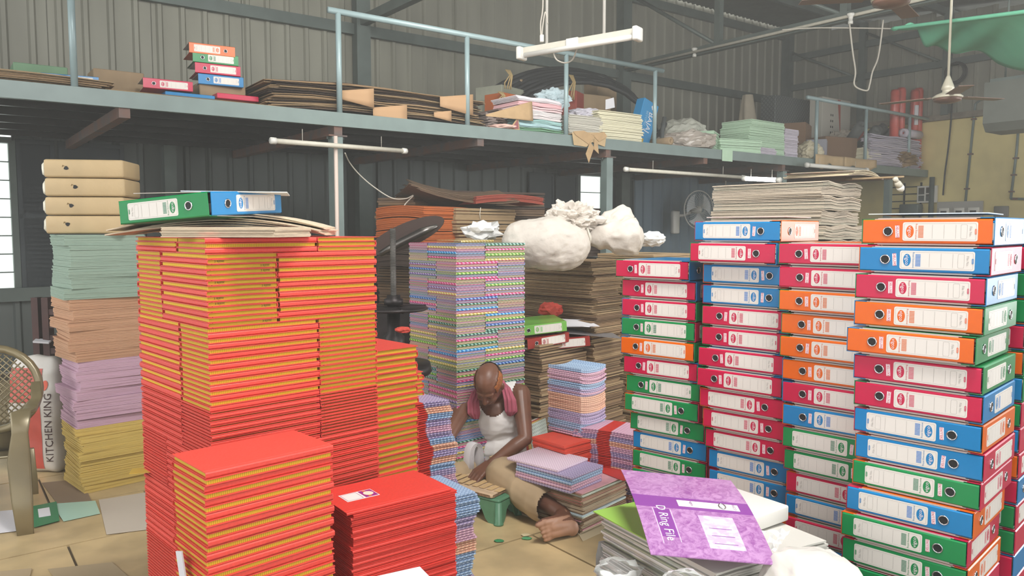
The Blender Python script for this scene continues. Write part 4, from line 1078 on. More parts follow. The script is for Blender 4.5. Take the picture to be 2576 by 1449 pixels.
# cream offcuts and old files in the middle
o_, t_, z_ = corner(1358, 866, 4.75, 42)
tag(link('offcut_pile', ream_mesh('oc', .34, .26, .06, 8, [mat('cream_offcuts', (222,206,172), .8)], .012, seed=5), None, o_ + rot(0,0,t_) @ Vector((-.02, .32, z_+.001)), t_-.2), 'small pile of cream paper offcuts behind the notebook stack', 'paper')
def old_file(col, lab, p, rz, tilt):
    o = lever_file(col, .0640, lab, (0,0,0), 0, True, 1); o.matrix_world = TR(*p) @ rot(tilt, -.08, rz); return o
BC['P'] = ((118,180,84), 'light green'); BC['R'] = ((150,50,44), 'maroon')
for c in 'PR': COVER[(c, .0640)] = file_cover(c, .0640); LAB[c] = label_meshes(c)
old_file('P', 'light green used file, uppermost of the old files right of the notebook stack', A(1350, 830, 4.95), -.25+PI/4*0+.5, .05)
old_file('R', 'maroon used file under the light green one right of the notebooks', A(1350, 862, 4.95), .55, .02)
old_file('R', 'maroon used file lying right of the other old files', A(1415, 868, 5.05), .1, 0)
tag(MB().box(-.26, .26, -.16, .16, 0, .004).obj('grey_card', mat('grey_card', (120,116,116), .6), None, A(1452, 832, 5.1), (.05, .12, .2)), 'grey card lying over the old files', 'card')
tag(link('white_sheets', ream_mesh('ws', .30, .21, .008, 3, [mat('white_paper', (224,222,226), .7)], .03, seed=7, angle=.3), None, A(1432, 812, 5.05), (.1, .05, .3)), 'loose white sheets on the grey card by the brown stack', 'paper')
blob_r = tag(blob_obj('red_scrap', mat('red_scrap_paper', (196,70,56), .7), (.16,.12,.10), 4, amp=.3, freq=3, sub=3, smooth=False, loc=A(1385, 798, 5.15)), 'crumpled red paper scrap above the light green file', 'scrap')
# white sacks
m_sack = mat('white_woven_sack', (212,203,192), .55, var=.05, scale=13, bump=1.0)
def sack(name, pts, rs, seed, amp=.018, freq=7, vox=.014, lab='', zmin=None):
    mb = MB(); chain(mb, pts, rs); me = remesh(mb, name, m_sack, vox, 6, .6); wrinkle(me, amp, freq, seed); wrinkle(me, amp*.5, freq*3.3, seed+5, (1,1,2))
    return me
base = A(1390, 600, 4.7)
tz = SK[2]
sk = thing('white_sack', 'full white woven sack lying on the tall brown stack, left one', 'sack', (0,0,0))
me = sack('sack_body', [A(1318, 612, 4.75), A(1380, 612, 4.72), A(1425, 618, 4.72), A(1470, 598, 4.78)], [.135, .168, .140, .045], 3, .012, 6)
link('sack_body', me, sk)
q = blob_obj('sack_ruffle', m_sack, (.30, .20, .20), 7, amp=.38, freq=2.6, sub=5, smooth=False, parent=sk, loc=A(1440, 600, 4.86)); wrinkle(q.data, .010, 24, 4)
q = blob_obj('sack_ruffle', m_sack, (.16, .14, .16), 9, amp=.4, freq=2.6, sub=4, smooth=False, parent=sk, loc=A(1405, 585, 4.9))
MB().tube([A(1478, 575, 4.76), A(1486, 600, 4.70), A(1482, 622, 4.76), A(1474, 600, 4.84), A(1478, 575, 4.76)], .006, 6).obj('tie_cord', m_string, sk)
s2_ = thing('white_sack', 'white woven sack with a tied neck beside the grey steel post', 'sack', (0,0,0))
def hullmesh(name, P_, sub_, amp, freq, seed, par):
    bm = bmesh.new()
    for p in P_: bm.verts.new(p)
    r_ = bmesh.ops.convex_hull(bm, input=bm.verts[:]); bmesh.ops.delete(bm, geom=[g for g in r_['geom_interior'] if isinstance(g, bmesh.types.BMVert)], context='VERTS')
    bmesh.ops.triangulate(bm, faces=bm.faces[:]); bmesh.ops.subdivide_edges(bm, edges=bm.edges[:], cuts=sub_, use_grid_fill=True, smooth=.35); bmesh.ops.smooth_vert(bm, verts=bm.verts[:], factor=.5); bm.normal_update()
    me = bpy.data.meshes.new(name); bm.to_mesh(me); bm.free(); me.materials.append(m_sack)
    wrinkle(me, amp, freq, seed); me.polygons.foreach_set('use_smooth', [True]*len(me.polygons)); return link(name, me, par)
def ring_(px, py, Y, ry, rz, n=8): c = A(px, py, Y); return [c+Vector((0, ry*math.cos(2*PI*k/n), rz*math.sin(2*PI*k/n))) for k in range(n)]
hullmesh('sack_body', ring_(1486, 598, 4.85, .03, .04) + ring_(1530, 596, 4.85, .10, .085) + ring_(1575, 595, 4.85, .12, .12) + ring_(1598, 590, 4.85, .11, .10) + [A(1604, 640, 4.85)], 9, .014, 11, 5, s2_)
hullmesh('sack_mouth', ring_(1488, 590, 4.88, .03, .03) + ring_(1530, 560, 4.9, .06, .03) + ring_(1580, 548, 4.9, .05, .02) + [A(1562, 516, 4.92), A(1570, 518, 4.9), A(1596, 545, 4.9)], 8, .010, 16, 9, s2_)
tag(blob_obj('crumpled_paper', mat('white_tissue', (222,222,220), .6), (.22,.12,.12), 6, amp=.5, freq=2.5, sub=3, smooth=False, loc=A(1212, 612, 4.9)), 'crumpled white paper behind the top of the notebook stack', 'scrap')
# screw press behind the ledgers
m_iron = mat('dark_cast_iron', (54,50,50), .45, .7, var=.2, scale=14)
m_scr = mat('worn_steel_screw', (120,118,114), .35, .9, bump=.5, scale=120, kind='bands', var=.3)
pb = A(990, 745, 4.05); pr = thing('screw_press', 'dark iron book press with a tall threaded screw behind the red ledgers', 'press', (pb.x, pb.y, 0))
zt_ = A(990, 575, 4.05).z; zn = A(990, 752, 4.05).z
mb = MB(); prof = []; k = 0; z = 0.35
while z < zt_: prof += [(.0165, z), (.0140, z+.004)]; z += .008
mb.lathe(prof, 12, 0, None, False); mb.obj('screw', m_scr, pr)
MB().lathe([(.0, zn-.03), (.05, zn-.03), (.05, zn), (.036, zn+.005), (.036, zn+.02), (.0, zn+.02)], 20).obj('nut', m_iron, pr)
mb = MB(); mb.lathe([(.17, zn-.06), (.185, zn-.05), (.17, zn-.04)], 28); 
for k in range(4): mb.tube([(0,0,zn-.05), (.175*math.cos(k*PI/2+.4), .175*math.sin(k*PI/2+.4), zn-.05)], .014, 6)
mb.obj('hand_wheel', m_iron, pr)
MB().lathe([(.0, zn-.34), (.055, zn-.34), (.055, zn-.20), (.035, zn-.18), (.035, zn-.03), (0, zn-.03)], 20).obj('hub', m_iron, pr)
MB().lathe([(0, zn-.40), (.19, zn-.40), (.20, zn-.385), (.19, zn-.34), (0, zn-.34)], 28).obj('gear_plate', m_iron, pr)
mb = MB()
mb.lathe([(.045, 0), (.045, zn-.40)], 16, 0, TR(.01, 0, 0)); mb.box(-.20, .12, -.2, .25, 0, .25); mb.box(-.18, .10, -.18, .22, .25, .32)
mb.obj('press_frame', m_iron, pr)
gl = thing('guillotine_cutter', 'dark paper cutter with a long slanting blade arm behind the press', 'cutter', A(1010, 660, 5.2)*1)
gl.location.z = 0; zz_ = A(1010, 620, 5.2).z; gx = gl.location
mb = MB(); mb.box(-.30, .35, -.05, .5, 0, .95); mb.obj('cutter_body', m_iron, gl)
mb = MB(); pts = [A(955, 640, 5.2), A(1000, 615, 5.2), A(1060, 585, 5.2), A(1100, 568, 5.2)]; pts = [p-gx for p in pts]
mb.tube(pts, [.02, .028, .03, .012], 8); mb.obj('blade_arm', mat('blade_steel', (110,106,102), .3, .9), gl)
mb = MB(); c0 = A(1022, 592, 5.3)-gx
pts = [(c0.x+.26*math.cos(a)*1.0, c0.y, c0.z+.09*math.sin(a)+.10*math.cos(a)) for a in [2*PI*k/28 for k in range(28)]]; n = 28
mb.add([(p[0], p[1], p[2]) for p in pts]+[(p[0], p[1]+.03, p[2]) for p in pts], [tuple(range(n)), tuple(range(n, 2*n))[::-1]]+[(i, n+i, n+(i+1)%n, (i+1)%n) for i in range(n)])
mb.obj('round_table', mat('brown_iron', (66,50,44), .5, .3), gl)
for i, (px, py, Y, s) in enumerate(((1014, 838, 3.85, .08),)):
    tag(blob_obj('red_paper_scrap', mat('red_scrap_paper', (196,70,56), .7), (s, s*.7, s*.4), 20+i, amp=.25, freq=1.8, sub=3, smooth=False, loc=A(px, py, Y)), ('red paper scrap on the press wheel, %s' % ('lowest', 'rightmost', 'nearest the ledgers')[i]), 'scrap')
# books standing right of the man
for i, (px, c, w_) in enumerate(((1350, (200,190,176), .02), (1356, (176,60,50), .012), (1363, (206,168,96), .015), (1371, (196,206,196), .014))):
    p = A(px+3, 1075, 4.45); p.z = 0
    tag(MB().rbox((w_, .20, .36), .002, 1, 0, TR(0,0,.19)).obj('standing_album', mat('album_%d' % i, c, .5, col2=tuple(int(q*.8) for q in c), scale=50, kind='rings', fac=(.3,.5)), None, p, (.0, -.16, -.5)),
        ('cream', 'red', 'ochre', 'pale green')[i] + ' album leaning on edge between the man and the booklet stack', 'book')
# ---------------------------------------------------------------- left side: chair, rice bag, papers on the floor
m_chair = mat('bronze_plastic', (126,114,84), .3, .25, var=.16, scale=5, spec=.7, bump=.06)
def chair():
    o = thing('plastic_chair', 'worn bronze plastic armchair with a lattice back at the left edge', 'chair', A(20, 1330, 3.9)*1)
    o.location.z = 0; g = o.location
    def q(px, py, Y): return A(px, py, Y)-g
    # back rim (an oval), seen from its rear left
    cx, cy = q(-18, 990, 4.15), None
    rim = []; axu = Vector((.92, .30, .0)); axv = Vector((-.08, .16, 1)).normalized()
    c = q(-20, 980, 4.15)
    for k in range(30):
        a = 2*PI*k/30; rim.append(c + axu*.235*math.cos(a) + axv*.225*math.sin(a))
    MB().tube(rim, .022, 10, closed=True).obj('back_rim', m_chair, o)
    # lattice
    for nm, sg in (('lattice', 1), ('lattice', -1)):
        mb = MB()
        for k in range(-9, 10):
            d = k*.026; 
            # line u*sg + v = d*sqrt2 within circle .215
            h = math.sqrt(max(0, .205**2 - d*d))
            if h < .02: continue
            pa = (d*.7071*sg - h*.7071*1, d*.7071 + h*.7071*sg*1) if sg > 0 else (-d*.7071 + h*.7071, d*.7071 + h*.7071)
            pb_ = (d*.7071*sg + h*.7071, d*.7071 - h*.7071) if sg > 0 else (-d*.7071 - h*.7071, d*.7071 - h*.7071)
            mb.tube([c+axu*pa[0]+axv*pa[1]*.96, c+axu*pb_[0]+axv*pb_[1]*.96], .0042, 5)
        l_ = mb.obj(nm, m_chair, o); l_['kind'] = 'stuff'
    # arm with front leg, a wide tapering channel
    def strip(pts, ws, th, name):
        n = len(pts); mb = MB(); vs = []
        for i, p in enumerate(pts):
            d = (pts[min(i+1, n-1)]-pts[max(i-1, 0)]).normalized(); sd = Vector((.88, .47, 0)); up = d.cross(sd).normalized()
            for a, b in ((-1, 0), (-.8, 1), (.8, 1), (1, 0), (.8, -.1), (-.8, -.1)): vs.append(p + sd*ws[i]*a + up*th*b)
        fs = [(i*6+k, i*6+(k+1) % 6, (i+1)*6+(k+1) % 6, (i+1)*6+k) for i in range(n-1) for k in range(6)] + [tuple(range(6))[::-1], tuple((n-1)*6+k for k in range(6))]
        mb.add(vs, fs, 0, None, True); return mb.obj(name, m_chair, o)
    strip([q(90, 960, 4.05), q(92, 1000, 4.0), q(76, 1026, 3.88), q(52, 1036, 3.78), q(50, 1090, 3.76), q(48, 1160, 3.76), q(56, 1260, 3.72), q(66, 1362, 3.68)],
          [.022, .026, .034, .046, .036, .052, .046, .034], -.022, 'front_leg')
    strip([q(76, 1130, 4.2), q(84, 1210, 4.25), q(92, 1298, 4.3)], [.02, .022, .016], -.015, 'leg')
    strip([q(-160, 1150, 4.3), q(-160, 1330, 4.05)], [.03, .02], -.02, 'leg'); strip([q(-190, 1030, 3.78), q(-190, 1362, 3.70)], [.045, .034], -.022, 'front_leg')
    strip([q(-190, 1030, 3.78), q(-150, 1000, 4.1), q(-140, 975, 4.3)], [.04, .03, .025], -.02, 'arm')
    mb = MB(); mb.grid(lambda u, v: q(-150, 1150, 4.25)*(1-u)*(1-v) + q(50, 1135, 4.25)*u*(1-v) + q(-170, 1170, 3.8)*(1-u)*v + q(52, 1150, 3.78)*u*v + Vector((0,0,-.02*math.sin(PI*u)*math.sin(PI*v))), 8, 8)
    s_ = mb.obj('seat', m_chair, o); s_.modifiers.new('s', 'SOLIDIFY').thickness = .012
    mb = MB(); mb.grid(lambda u, v: q(-130, 1075, 4.2)*(1-u)*(1-v) + q(30, 1060, 4.18)*u*(1-v) + q(-140, 1150, 4.25)*(1-u)*v + q(48, 1135, 4.25)*u*v, 4, 4)
    mb.obj('back_panel', m_chair, o).modifiers.new('s', 'SOLIDIFY').thickness = .008
chair()
m_bag = mat('printed_white_bag', (206,200,192), .4, var=.08, scale=6, bump=.35); m_bagr = mat('bag_red_print', (196,84,70), .45, var=.12, scale=7, bump=.3); m_bagk = mat('bag_dark_lettering', (66,40,40), .5)
bp_ = A(108, 1198, 4.72); bag = thing('rice_bag', 'crumpled red and white woven rice bag behind the plastic chair', 'bag', (bp_.x, bp_.y, 0), -.12)
mb = MB(); mb.rbox((.34, .16, .72), .05, 4, 0, TR(0,0,.36)); me = remesh(mb, 'bag_body', m_bag, .014, 2)
for v in me.vertices: v.co.x *= 1 - .22*max(0, (v.co.z-.5)/.22)**2; v.co.y *= 1 - .6*max(0, (v.co.z-.45)/.27)
wrinkle(me, .010, 7, 4); body_ = link('bag_body', me, bag)
def drape(me_, dx=.002):
    """lay a flat print (x,z) just in front of the bag"""
    from mathutils.bvhtree import BVHTree
    bt = BVHTree.FromPolygons([v.co for v in me.vertices], [tuple(p.vertices) for p in me.polygons])
    for v in me_.vertices:
        h = bt.ray_cast(Vector((v.co.x, -1, v.co.z)), Vector((0, 1, 0)))
        v.co.y = (h[0].y if h[0] else -.07) - dx
    return me_
mb = MB(); mb.grid(lambda u, v: (-.15+.225*u, 0, .03+.62*v), 14, 40, 0, None, True); q = drape(mb.mesh('red_print', m_bagr), .0025); link('red_print', q, bag)
mb = MB(); mb.grid(lambda u, v: (-.15+.14*u, 0, .30+.14*v), 8, 10); q = drape(mb.mesh('white_panel', m_bag), .0045); link('white_panel', q, bag)
mb = MB(); mb.grid(lambda u, v: (-.15+.12*u, 0, .08+.07*v), 8, 6); q = drape(mb.mesh('white_panel', m_bag), .0045); link('white_panel', q, bag)
def bagtext(s, size, x, z, ang, dx, m=m_bagk):
    v, f = text_geo(s, size); mb = MB().add(v, f, 0, TR(x, 0, z) @ rot(0, -ang, 0) @ FACE); link('bag_lettering', drape(mb.mesh('bag_lettering', m), dx), bag)
bagtext('KITCHEN KING', .062, .122, .29, PI/2, .004); bagtext('KING', .05, -.075, .365, 0, .006); bagtext('KG', .04, -.11, .20, 0, .005, m_bag)
mb = MB(); mb.add([(.10+.020*math.cos(a), 0, .55+.03*math.sin(a)) for a in [2*PI*k/14 for k in range(14)]], [tuple(range(14))]); link('red_emblem', drape(mb.mesh('red_emblem', mat('orange_red_ink', (214,80,40), .5)), .004), bag)
# dark frame behind the bag
rk = thing('iron_stand', 'dark brown iron stand with toothed edge behind the rice bag', 'stand', A(128, 1150, 5.3)*1); rk.location.z = 0
ztp = A(128, 748, 5.3).z; m_rb = mat('dark_brown_paint', (70,42,38), .5, .2, var=.2, scale=10)
for x in (-.07, 0.0): MB().box(x, x+.045, -.03, .03, 0, ztp).obj('upright', m_rb, rk)
for k in range(9): MB().box(.045, .11, -.025, .025, ztp-.12-.09*k, ztp-.08-.09*k).obj('tooth', m_rb, rk)
tag(MB().box(-.05, .05, -.03, .03, 0, .012).obj('paper_scrap', mat('white_paper', (224,222,226), .7), None, A(107, 860, 5.26), (.2, .1, .2)), 'small cream paper scrap stuck on the iron stand', 'scrap')
# things lying on the floor, each a thin sheet
def floor_sheet(name, corners, m, lab, cat, z=.002, th=.0015):
    ps = [AZ(px, py, z) for px, py in corners]; c = sum(ps, Vector())/4
    mb = MB(); mb.add([p-c for p in ps]+[p-c+Vector((0,0,th)) for p in ps], [(3,2,1,0), (4,5,6,7)]+[(i, (i+1)%4, 4+(i+1)%4, 4+i) for i in range(4)])
    return tag(mb.obj(name, m, None, c), lab, cat)
m_wp = mat('white_paper', (224,222,226), .7); m_fg = mat('green_folder', (36,128,84), .35); m_pg_ = mat('pale_green_card', (176,214,196), .35)
floor_sheet('pale_card', [(130,1268), (240,1260), (355,1270) if False else (252,1292), (160,1312)], m_pg_, 'pale mint folder flap lying on the floor by the paper column', 'folder', .003)
gf = floor_sheet('green_folder', [(82,1328), (150,1310), (142,1262), (76,1275)], m_fg, 'dark green folder lying on the floor by the chair leg', 'folder', .0065)
q = floor_sheet('folder_label', [(98,1302), (128,1297), (124,1276), (95,1281)], m_wp, 'x', 'x', .0085, .0006)
loc = q.location - gf.location; del q['label'], q['category']; q.parent = gf; q.location = loc
floor_sheet('grey_card', [(268,1345), (390,1330), (372,1238), (248,1258)], mat('grey_floor_card', (196,184,168), .7), 'large grey card lying on the floor beside the tall red stack', 'card', .003)
floor_sheet('brown_sheet', [(150,1275), (230,1260), (205,1205), (105,1215)], mat('brown_floor_paper', (140,120,98), .8), 'brown paper sheet on the floor in front of the paper column', 'paper', .0012)
floor_sheet('white_card', [(-30,1345), (50,1335), (45,1282), (-40,1290)], m_wp, 'white card lying on the floor at the left edge', 'card', .003)
floor_sheet('brown_card', [(150,1470), (345,1470), (282,1415), (120,1432)], mat('tan_floor_card', (176,156,124), .7), 'tan card lying on the floor at the bottom left', 'card', .003)
floor_sheet('brown_card', [(-20,1470), (70,1470), (80,1430), (-20,1440)], mat('tan_floor_card', (176,156,124), .7), 'tan card corner lying at the bottom left edge', 'card', .003)
floor_sheet('white_card', [(1466,1362), (1580,1310), (1560,1290), (1450,1335)], mat('cream_floor_card', (206,190,156), .7), 'cream card under the sheet bundle pile', 'card', .0012)
for i, (px, py, c) in enumerate(((1255,1362,(60,140,90)), (1325,1356,(90,160,110)), (1322,1347,(206,190,150)), (1180,1350,(206,190,150)))):
    p = AZ(px, py, .001); tag(blob_obj('floor_scrap', mat('scrap_%d' % i, c, .7), (.05,.03,.008), 40+i, amp=.4, freq=2, sub=2, smooth=False, loc=p), ('green shred on the floor in front of the stool', 'green shred on the floor near the foot', 'cream scrap on the floor near the foot', 'cream scrap on the floor left of the stool')[i], 'scrap')
# yellow and pink sheets poking from under the red stack
tag(MB().box(-.035, .05, -.03, .03, 0, .002).obj('yellow_sheet', mat('yellow_sheet', (226,196,84), .6), None, A(358, 1184, 2.50), .3), 'yellow sheet corner poking out left of the tall red stack', 'paper')
tag(MB().box(-.0, .03, -.002, .002, 0, .075).obj('white_card', mat('white_paper', (224,222,226), .7), None, A(455, 1462, 1.86), (.0, -.25, -.7)), 'white card standing in the gap left of the short front stack', 'card')
tag(MB().box(-.06, .06, -.04, .04, 0, .003).obj('white_card', mat('white_paper', (224,222,226), .7), None, A(1012, 1458, 1.75), .5), 'white card at the bottom edge in front of the red booklets', 'card')

# ---------------------------------------------------------------- wrapped file pile with the purple file, bottom right
m_pedge = [mat('file_edge_%d' % i, c, .6) for i, c in enumerate(((206,204,196), (184,186,168), (222,222,218), (170,176,150)))]
def filmmat():
    m = bpy.data.materials.new('clear_film'); m.use_nodes = True; nt = m.node_tree; n = nt.nodes; b = n['Principled BSDF']; out = n['Material Output']
    b.inputs['Base Color'].default_value = (.95,.97,.95,1); b.inputs['Roughness'].default_value = .08; b.inputs['Specular IOR Level'].default_value = 1.0
    tr = n.new('ShaderNodeBsdfTransparent'); mx = n.new('ShaderNodeMixShader'); fr = n.new('ShaderNodeFresnel'); fr.inputs[0].default_value = 1.5
    ad = n.new('ShaderNodeMath'); ad.operation = 'ADD'; ad.inputs[1].default_value = .02; nt.links.new(fr.outputs[0], ad.inputs[0])
    nt.links.new(ad.outputs[0], mx.inputs[0]); nt.links.new(tr.outputs[0], mx.inputs[1]); nt.links.new(b.outputs[0], mx.inputs[2]); nt.links.new(mx.outputs[0], out.inputs[0])
    nz = n.new('ShaderNodeTexNoise'); nz.inputs['Scale'].default_value = 14; bp = n.new('ShaderNodeBump'); bp.inputs['Strength'].default_value = .35; nt.links.new(nz.outputs[0], bp.inputs['Height']); nt.links.new(bp.outputs[0], b.inputs['Normal'])
    return m
m_film2 = filmmat()
fa = math.radians(30); fu = Vector((-math.sin(fa), math.cos(fa), 0)); fv = Vector((math.cos(fa), math.sin(fa), 0)); fo = Vector((.500, 1.84, 0))
ft = math.atan2(fv.y, fv.x); zp = .655
lm_g = mat('lime_cover', (150,196,84), .35)
rr = random.Random(77); z = zp; i = 0
while z > .01:
    T = min(z, .055); z -= T
    me = ream_mesh('wrapped_file_bundle', .42, .46, T*.98, 9, m_pedge, .006, seed=i+80, gap=.3, wav=.003)
    o = tag(link('ring_file_bundle', me, None, fo + fv*.21 + fu*.23 + Vector((0,0,z)), ft+rr.uniform(-.02,.02)), 'bundle of white ring files, %s under the purple file' % ordn(i+1), 'file bundle', 'bundles under the purple file')
    i += 1
tag(MB().box(-.20, .16, -.10, .22, 0, .003).obj('lime_folder', lm_g, None, fo+fv*.18+fu*.26+Vector((0,0,zp+.001)), ft), 'lime green folder lying under the purple file', 'folder')
tag(MB().rbox((.24,.30,.046), .006, 2, 0, TR(0,0,.023)).obj('white_file', mat('white_file_cover', (228,226,220), .4), None, fo+fv*.29+fu*.27+Vector((0,0,zp+.005)), ft+.1), 'white file cover showing right of the purple file', 'file')
# plastic film around it
def film(name, lab, seed, grow=.010):
    mb = MB(); rr = random.Random(seed); o = Vector(seed*1.0 for _ in range(3))
    cc = fo + fv*.21 + fu*.23
    def fn(u, v):
        a = u*2*PI; h = v
        cx, cy = math.cos(a), math.sin(a); k = 1/max(abs(cx), abs(cy))
        x = cx*k*(.21+grow); y = cy*k*(.23+grow); z = .05+(zp-.06)*h
        nn = noise.noise(Vector((a*2.2, h*5, seed)))*.012 + noise.noise(Vector((a*6, h*12, seed+3)))*.006
        if h > .9: nn -= .02
        return cc + fv*(x*(1+nn*3)) + fu*(y*(1+nn*3)) + Vector((0,0,z+nn))
    mb.grid(fn, 72, 24, 0, None, False)
    return mb.obj(name, m_film2)
tag(film('plastic_wrap', '', 3), 'crinkled clear plastic film round the file pile', 'plastic film')
mb = MB(); pts = [A(1880,1330,2.1), A(1985,1330,2.0), A(1930,1410,1.95), A(1860,1380,2.05)]
mb.grid(lambda u, v: pts[0]*(1-u)*(1-v)+pts[1]*u*(1-v)+pts[3]*(1-u)*v+pts[2]*u*v + Vector((0,-.01,.012*noise.noise(Vector((u*7, v*7, 1))))), 10, 10, 0, None, False); tag(mb.obj('plastic_flap', m_film2), 'clear plastic bag corner sticking out right of the purple file', 'plastic film')
# crumpled plastic at its foot
for i, (px, py, Y, s) in enumerate(((1556, 1440, 2.0, .09), (1720, 1462, 1.72, .07))):
    tag(blob_obj('crumpled_film', m_film2, (s*1.4, s, s*.6), 50+i, amp=.3, freq=2.5, sub=3, smooth=True, loc=A(px, py+20, Y)), ('crumpled clear film left of the purple file', 'crumpled clear film below the purple file')[i], 'plastic film')
# purple D ring file, open flat
def purple_mat():
    m = mat('purple_mottled_cover', (146,86,152), .35, col2=(188,142,190), scale=38, spec=.6, fac=(.42, .62), coat=.2); 
    for n in m.node_tree.nodes:
        if n.type == 'TEX_NOISE': n.inputs['Detail'].default_value = 12; n.inputs['Roughness'].default_value = .75; n.inputs['Distortion'].default_value = 1.2
    return m
m_pur = purple_mat(); m_pur2 = mat('deep_purple_band', (136,68,152), .35, coat=.3); m_ppw = mat('pale_lilac_print', (224,200,232), .5)
c00, c10, c11, c01 = A(1637,1400,1.84), A(1955,1427,1.80), A(1838,1214,2.20), A(1562,1186,2.26)   # front left, front right, back right, back left
cen = (c00+c10+c11+c01)/4; cen0 = cen.copy()
def Pf(u, v, h=0):    # u along the long edge, v from the front edge to the rear
    p = c00*(1-u)*(1-v)+c10*u*(1-v)+c11*u*v+c01*(1-u)*v
    return p - cen0 + Vector((0,0, .018*math.sin(PI*v) + h))
pf = thing('ring_file', 'open purple mottled ring file lying face up on the wrapped pile', 'file', cen0)
def slab(name, u0, u1, v0, v1, h, th, m, par, nu=4, nv=8):
    mb = MB(); mb.grid(lambda a, b: Pf(u0+(u1-u0)*a, v0+(v1-v0)*b, h+th), nu, nv); mb.grid(lambda a, b: Pf(u1-(u1-u0)*a, v0+(v1-v0)*b, h), nu, nv)
    for (fa_, fb_) in (((lambda t: (u0, v0+(v1-v0)*t)), 0), ((lambda t: (u1, v1-(v1-v0)*t)), 0), ((lambda t: (u1-(u1-u0)*t, v0)), 0), ((lambda t: (u0+(u1-u0)*t, v1)), 0)):
        mb.grid(lambda a, b: Pf(*fa_(a), h+th*b), 8, 1, 0, None, False)
    return mb.obj(name, m, par)
slab('front_cover', 0, 1, 0, .455, .004, .0025, m_pur, pf); slab('rear_cover', 0, 1, .60, 1, .004, .0025, m_pur, pf); slab('spine', 0, 1, .455, .60, .004, .0022, m_pur2, pf)
slab('spine_label', .38, .90, .49, .565, .0064, .0006, mat('label_paper', (236,232,228), .5), pf)
sp = [p for p in pf.children if p.name.startswith('spine_label')][0]
mb = MB(); 
for k in range(28): 
    a = 2*PI*k/28
mb.tube([Pf(.76+.028*math.cos(2*PI*k/24), .527+.032*math.sin(2*PI*k/24), .0085) for k in range(24)], .0016, 6, closed=True); q = mb.obj('finger_ring', m_ringm, pf); q['label'] = 'chrome finger ring'
mb = MB(); mb.add([Pf(.76+.026*math.cos(2*PI*k/24), .527+.03*math.sin(2*PI*k/24), .0078) for k in range(24)], [tuple(range(24))]); mb.obj('finger_hole_disc', mat('pale_hole', (214,210,214), .5), q)
def ptext(s, size, u, v, ang, m, h=.0075, par=None):
    vv, f = text_geo(s, size); out = []
    U_ = (c10-c00).length; V_ = (c01-c00).length
    for p in vv:
        x = p.x*math.cos(ang)-p.y*math.sin(ang); y = p.x*math.sin(ang)+p.y*math.cos(ang)
        out.append(Pf(u+x/U_, v+y/V_, h))
    return MB().add(out, f).obj('file_lettering', m, par or pf)
ptext('D Ring File', .034, .21, .30, -PI/2, mat('white_print', (240,236,244), .5))
for u in (.135, .285):
    slab('title_rule', u, u+.006, .10 if u < .2 else .12, .44, .0066, .0004, m_ppw, pf, 1, 8)
slab('title_band', .145, .28, .16, .44, .0064, .0003, m_pur2, pf, 2, 8)
slab('name_panel', .51, .80, .09, .40, .0066, .0005, mat('lilac_panel', (206,172,220), .5, col2=(228,208,236), scale=60, fac=(.4,.6)), pf)
mb = MB()
for v in (.13, .20, .27): mb.add([Pf(.56, v, .0082), Pf(.75, v, .0082), Pf(.75, v+.003, .0082), Pf(.56, v+.003, .0082)], [(0,1,2,3)])
mb.obj('panel_lines', m_pur2, pf)
ptext('VIGCO', .010, .86, .53, -PI/2, m_pur2, .0080); ptext('vigco', .012, .50, .53, -PI/2, m_pur2, .0080); ptext('File', .016, .05, .93, -PI/2, m_ppw, .0075)
# white film covered bale at the bottom right
m_bale = mat('stretched_white_film', (222,220,212), .25, var=.03, scale=5, bump=.5, spec=.8)
for p in [0]:
    c = A(2062, 1449, 1.74)
    o = blob_obj('white_bale', m_bale, (.27, .28, c.z+.026), 61, amp=.07, freq=3.5, sub=5, loc=(c.x, c.y+.02, 0), sharp=.55)
    tag(o, 'white plastic covered bale at the bottom edge beside the file columns', 'bale')
# ---------------------------------------------------------------- things on the mezzanine
def mp(px, t, z=0.): return W(S_at(px, t), t, MH + z)
def mw(p0, p1, t): return S_at(p1, t) - S_at(p0, t)
def mh(px, py, t): return H_at(px, py, t) - MH
m_cloth_g = mat('grey_fabric', (150,138,130), .9, var=.1, scale=12, bump=.3)
def mbox(name, p0, p1, pt, t, dep, m, lab, cat, rz=0., r=.006, z=0., grp=None):
    w_ = mw(p0, p1, t); pc = (p0+p1)/2; h = mh(pc, pt, t) - z
    o = MB().rbox((w_, dep, h), r, 1, 0, TR(0, dep/2, h/2), False).obj(name, m, None, mp(pc, t, z+.001), RU+rz)
    return tag(o, lab, cat, grp)
def mream(name, p0, p1, pt, pb, t, dep, n, mats, labf, cat, nsh=5, jit=.008, bow=0., grp=None, gap=.3, wav=0., rz=0., shift=0.):
    """n bundles between pixel heights pt (top) and pb (bottom, None = deck)"""
    w_ = mw(p0, p1, t); pc = (p0+p1)/2; zt = mh(pc, pt, t); zb = mh(pc, pb, t) if pb else 0.; T = (zt-zb)/n
    for i in range(n):
        z = zt-(i+1)*T; m = mats[i] if isinstance(mats, dict) else mats
        me = ream_mesh(name, w_*(1+R.uniform(-.03, .03)), dep, T*.97, nsh, m if isinstance(m, list) else [m], jit, bow, R.randrange(999), gap=gap, wav=wav, angle=.02)
        tag(link(name, me, None, mp(pc, t, z+.001)+N*dep/2+U*R.uniform(-.012, .012), RU+rz+R.uniform(-.03, .03)), labf(i), cat, grp)
t0 = MT+.06
m_k2 = [m_kb[0], m_kb[2], mat('pale_kraft', (180,150,112), .85, var=.06, scale=14)]  # last entry is a paler kraft tone
m_parc = mat('mezz_brown_wrap', (150,128,100), .8, var=.06, scale=8)
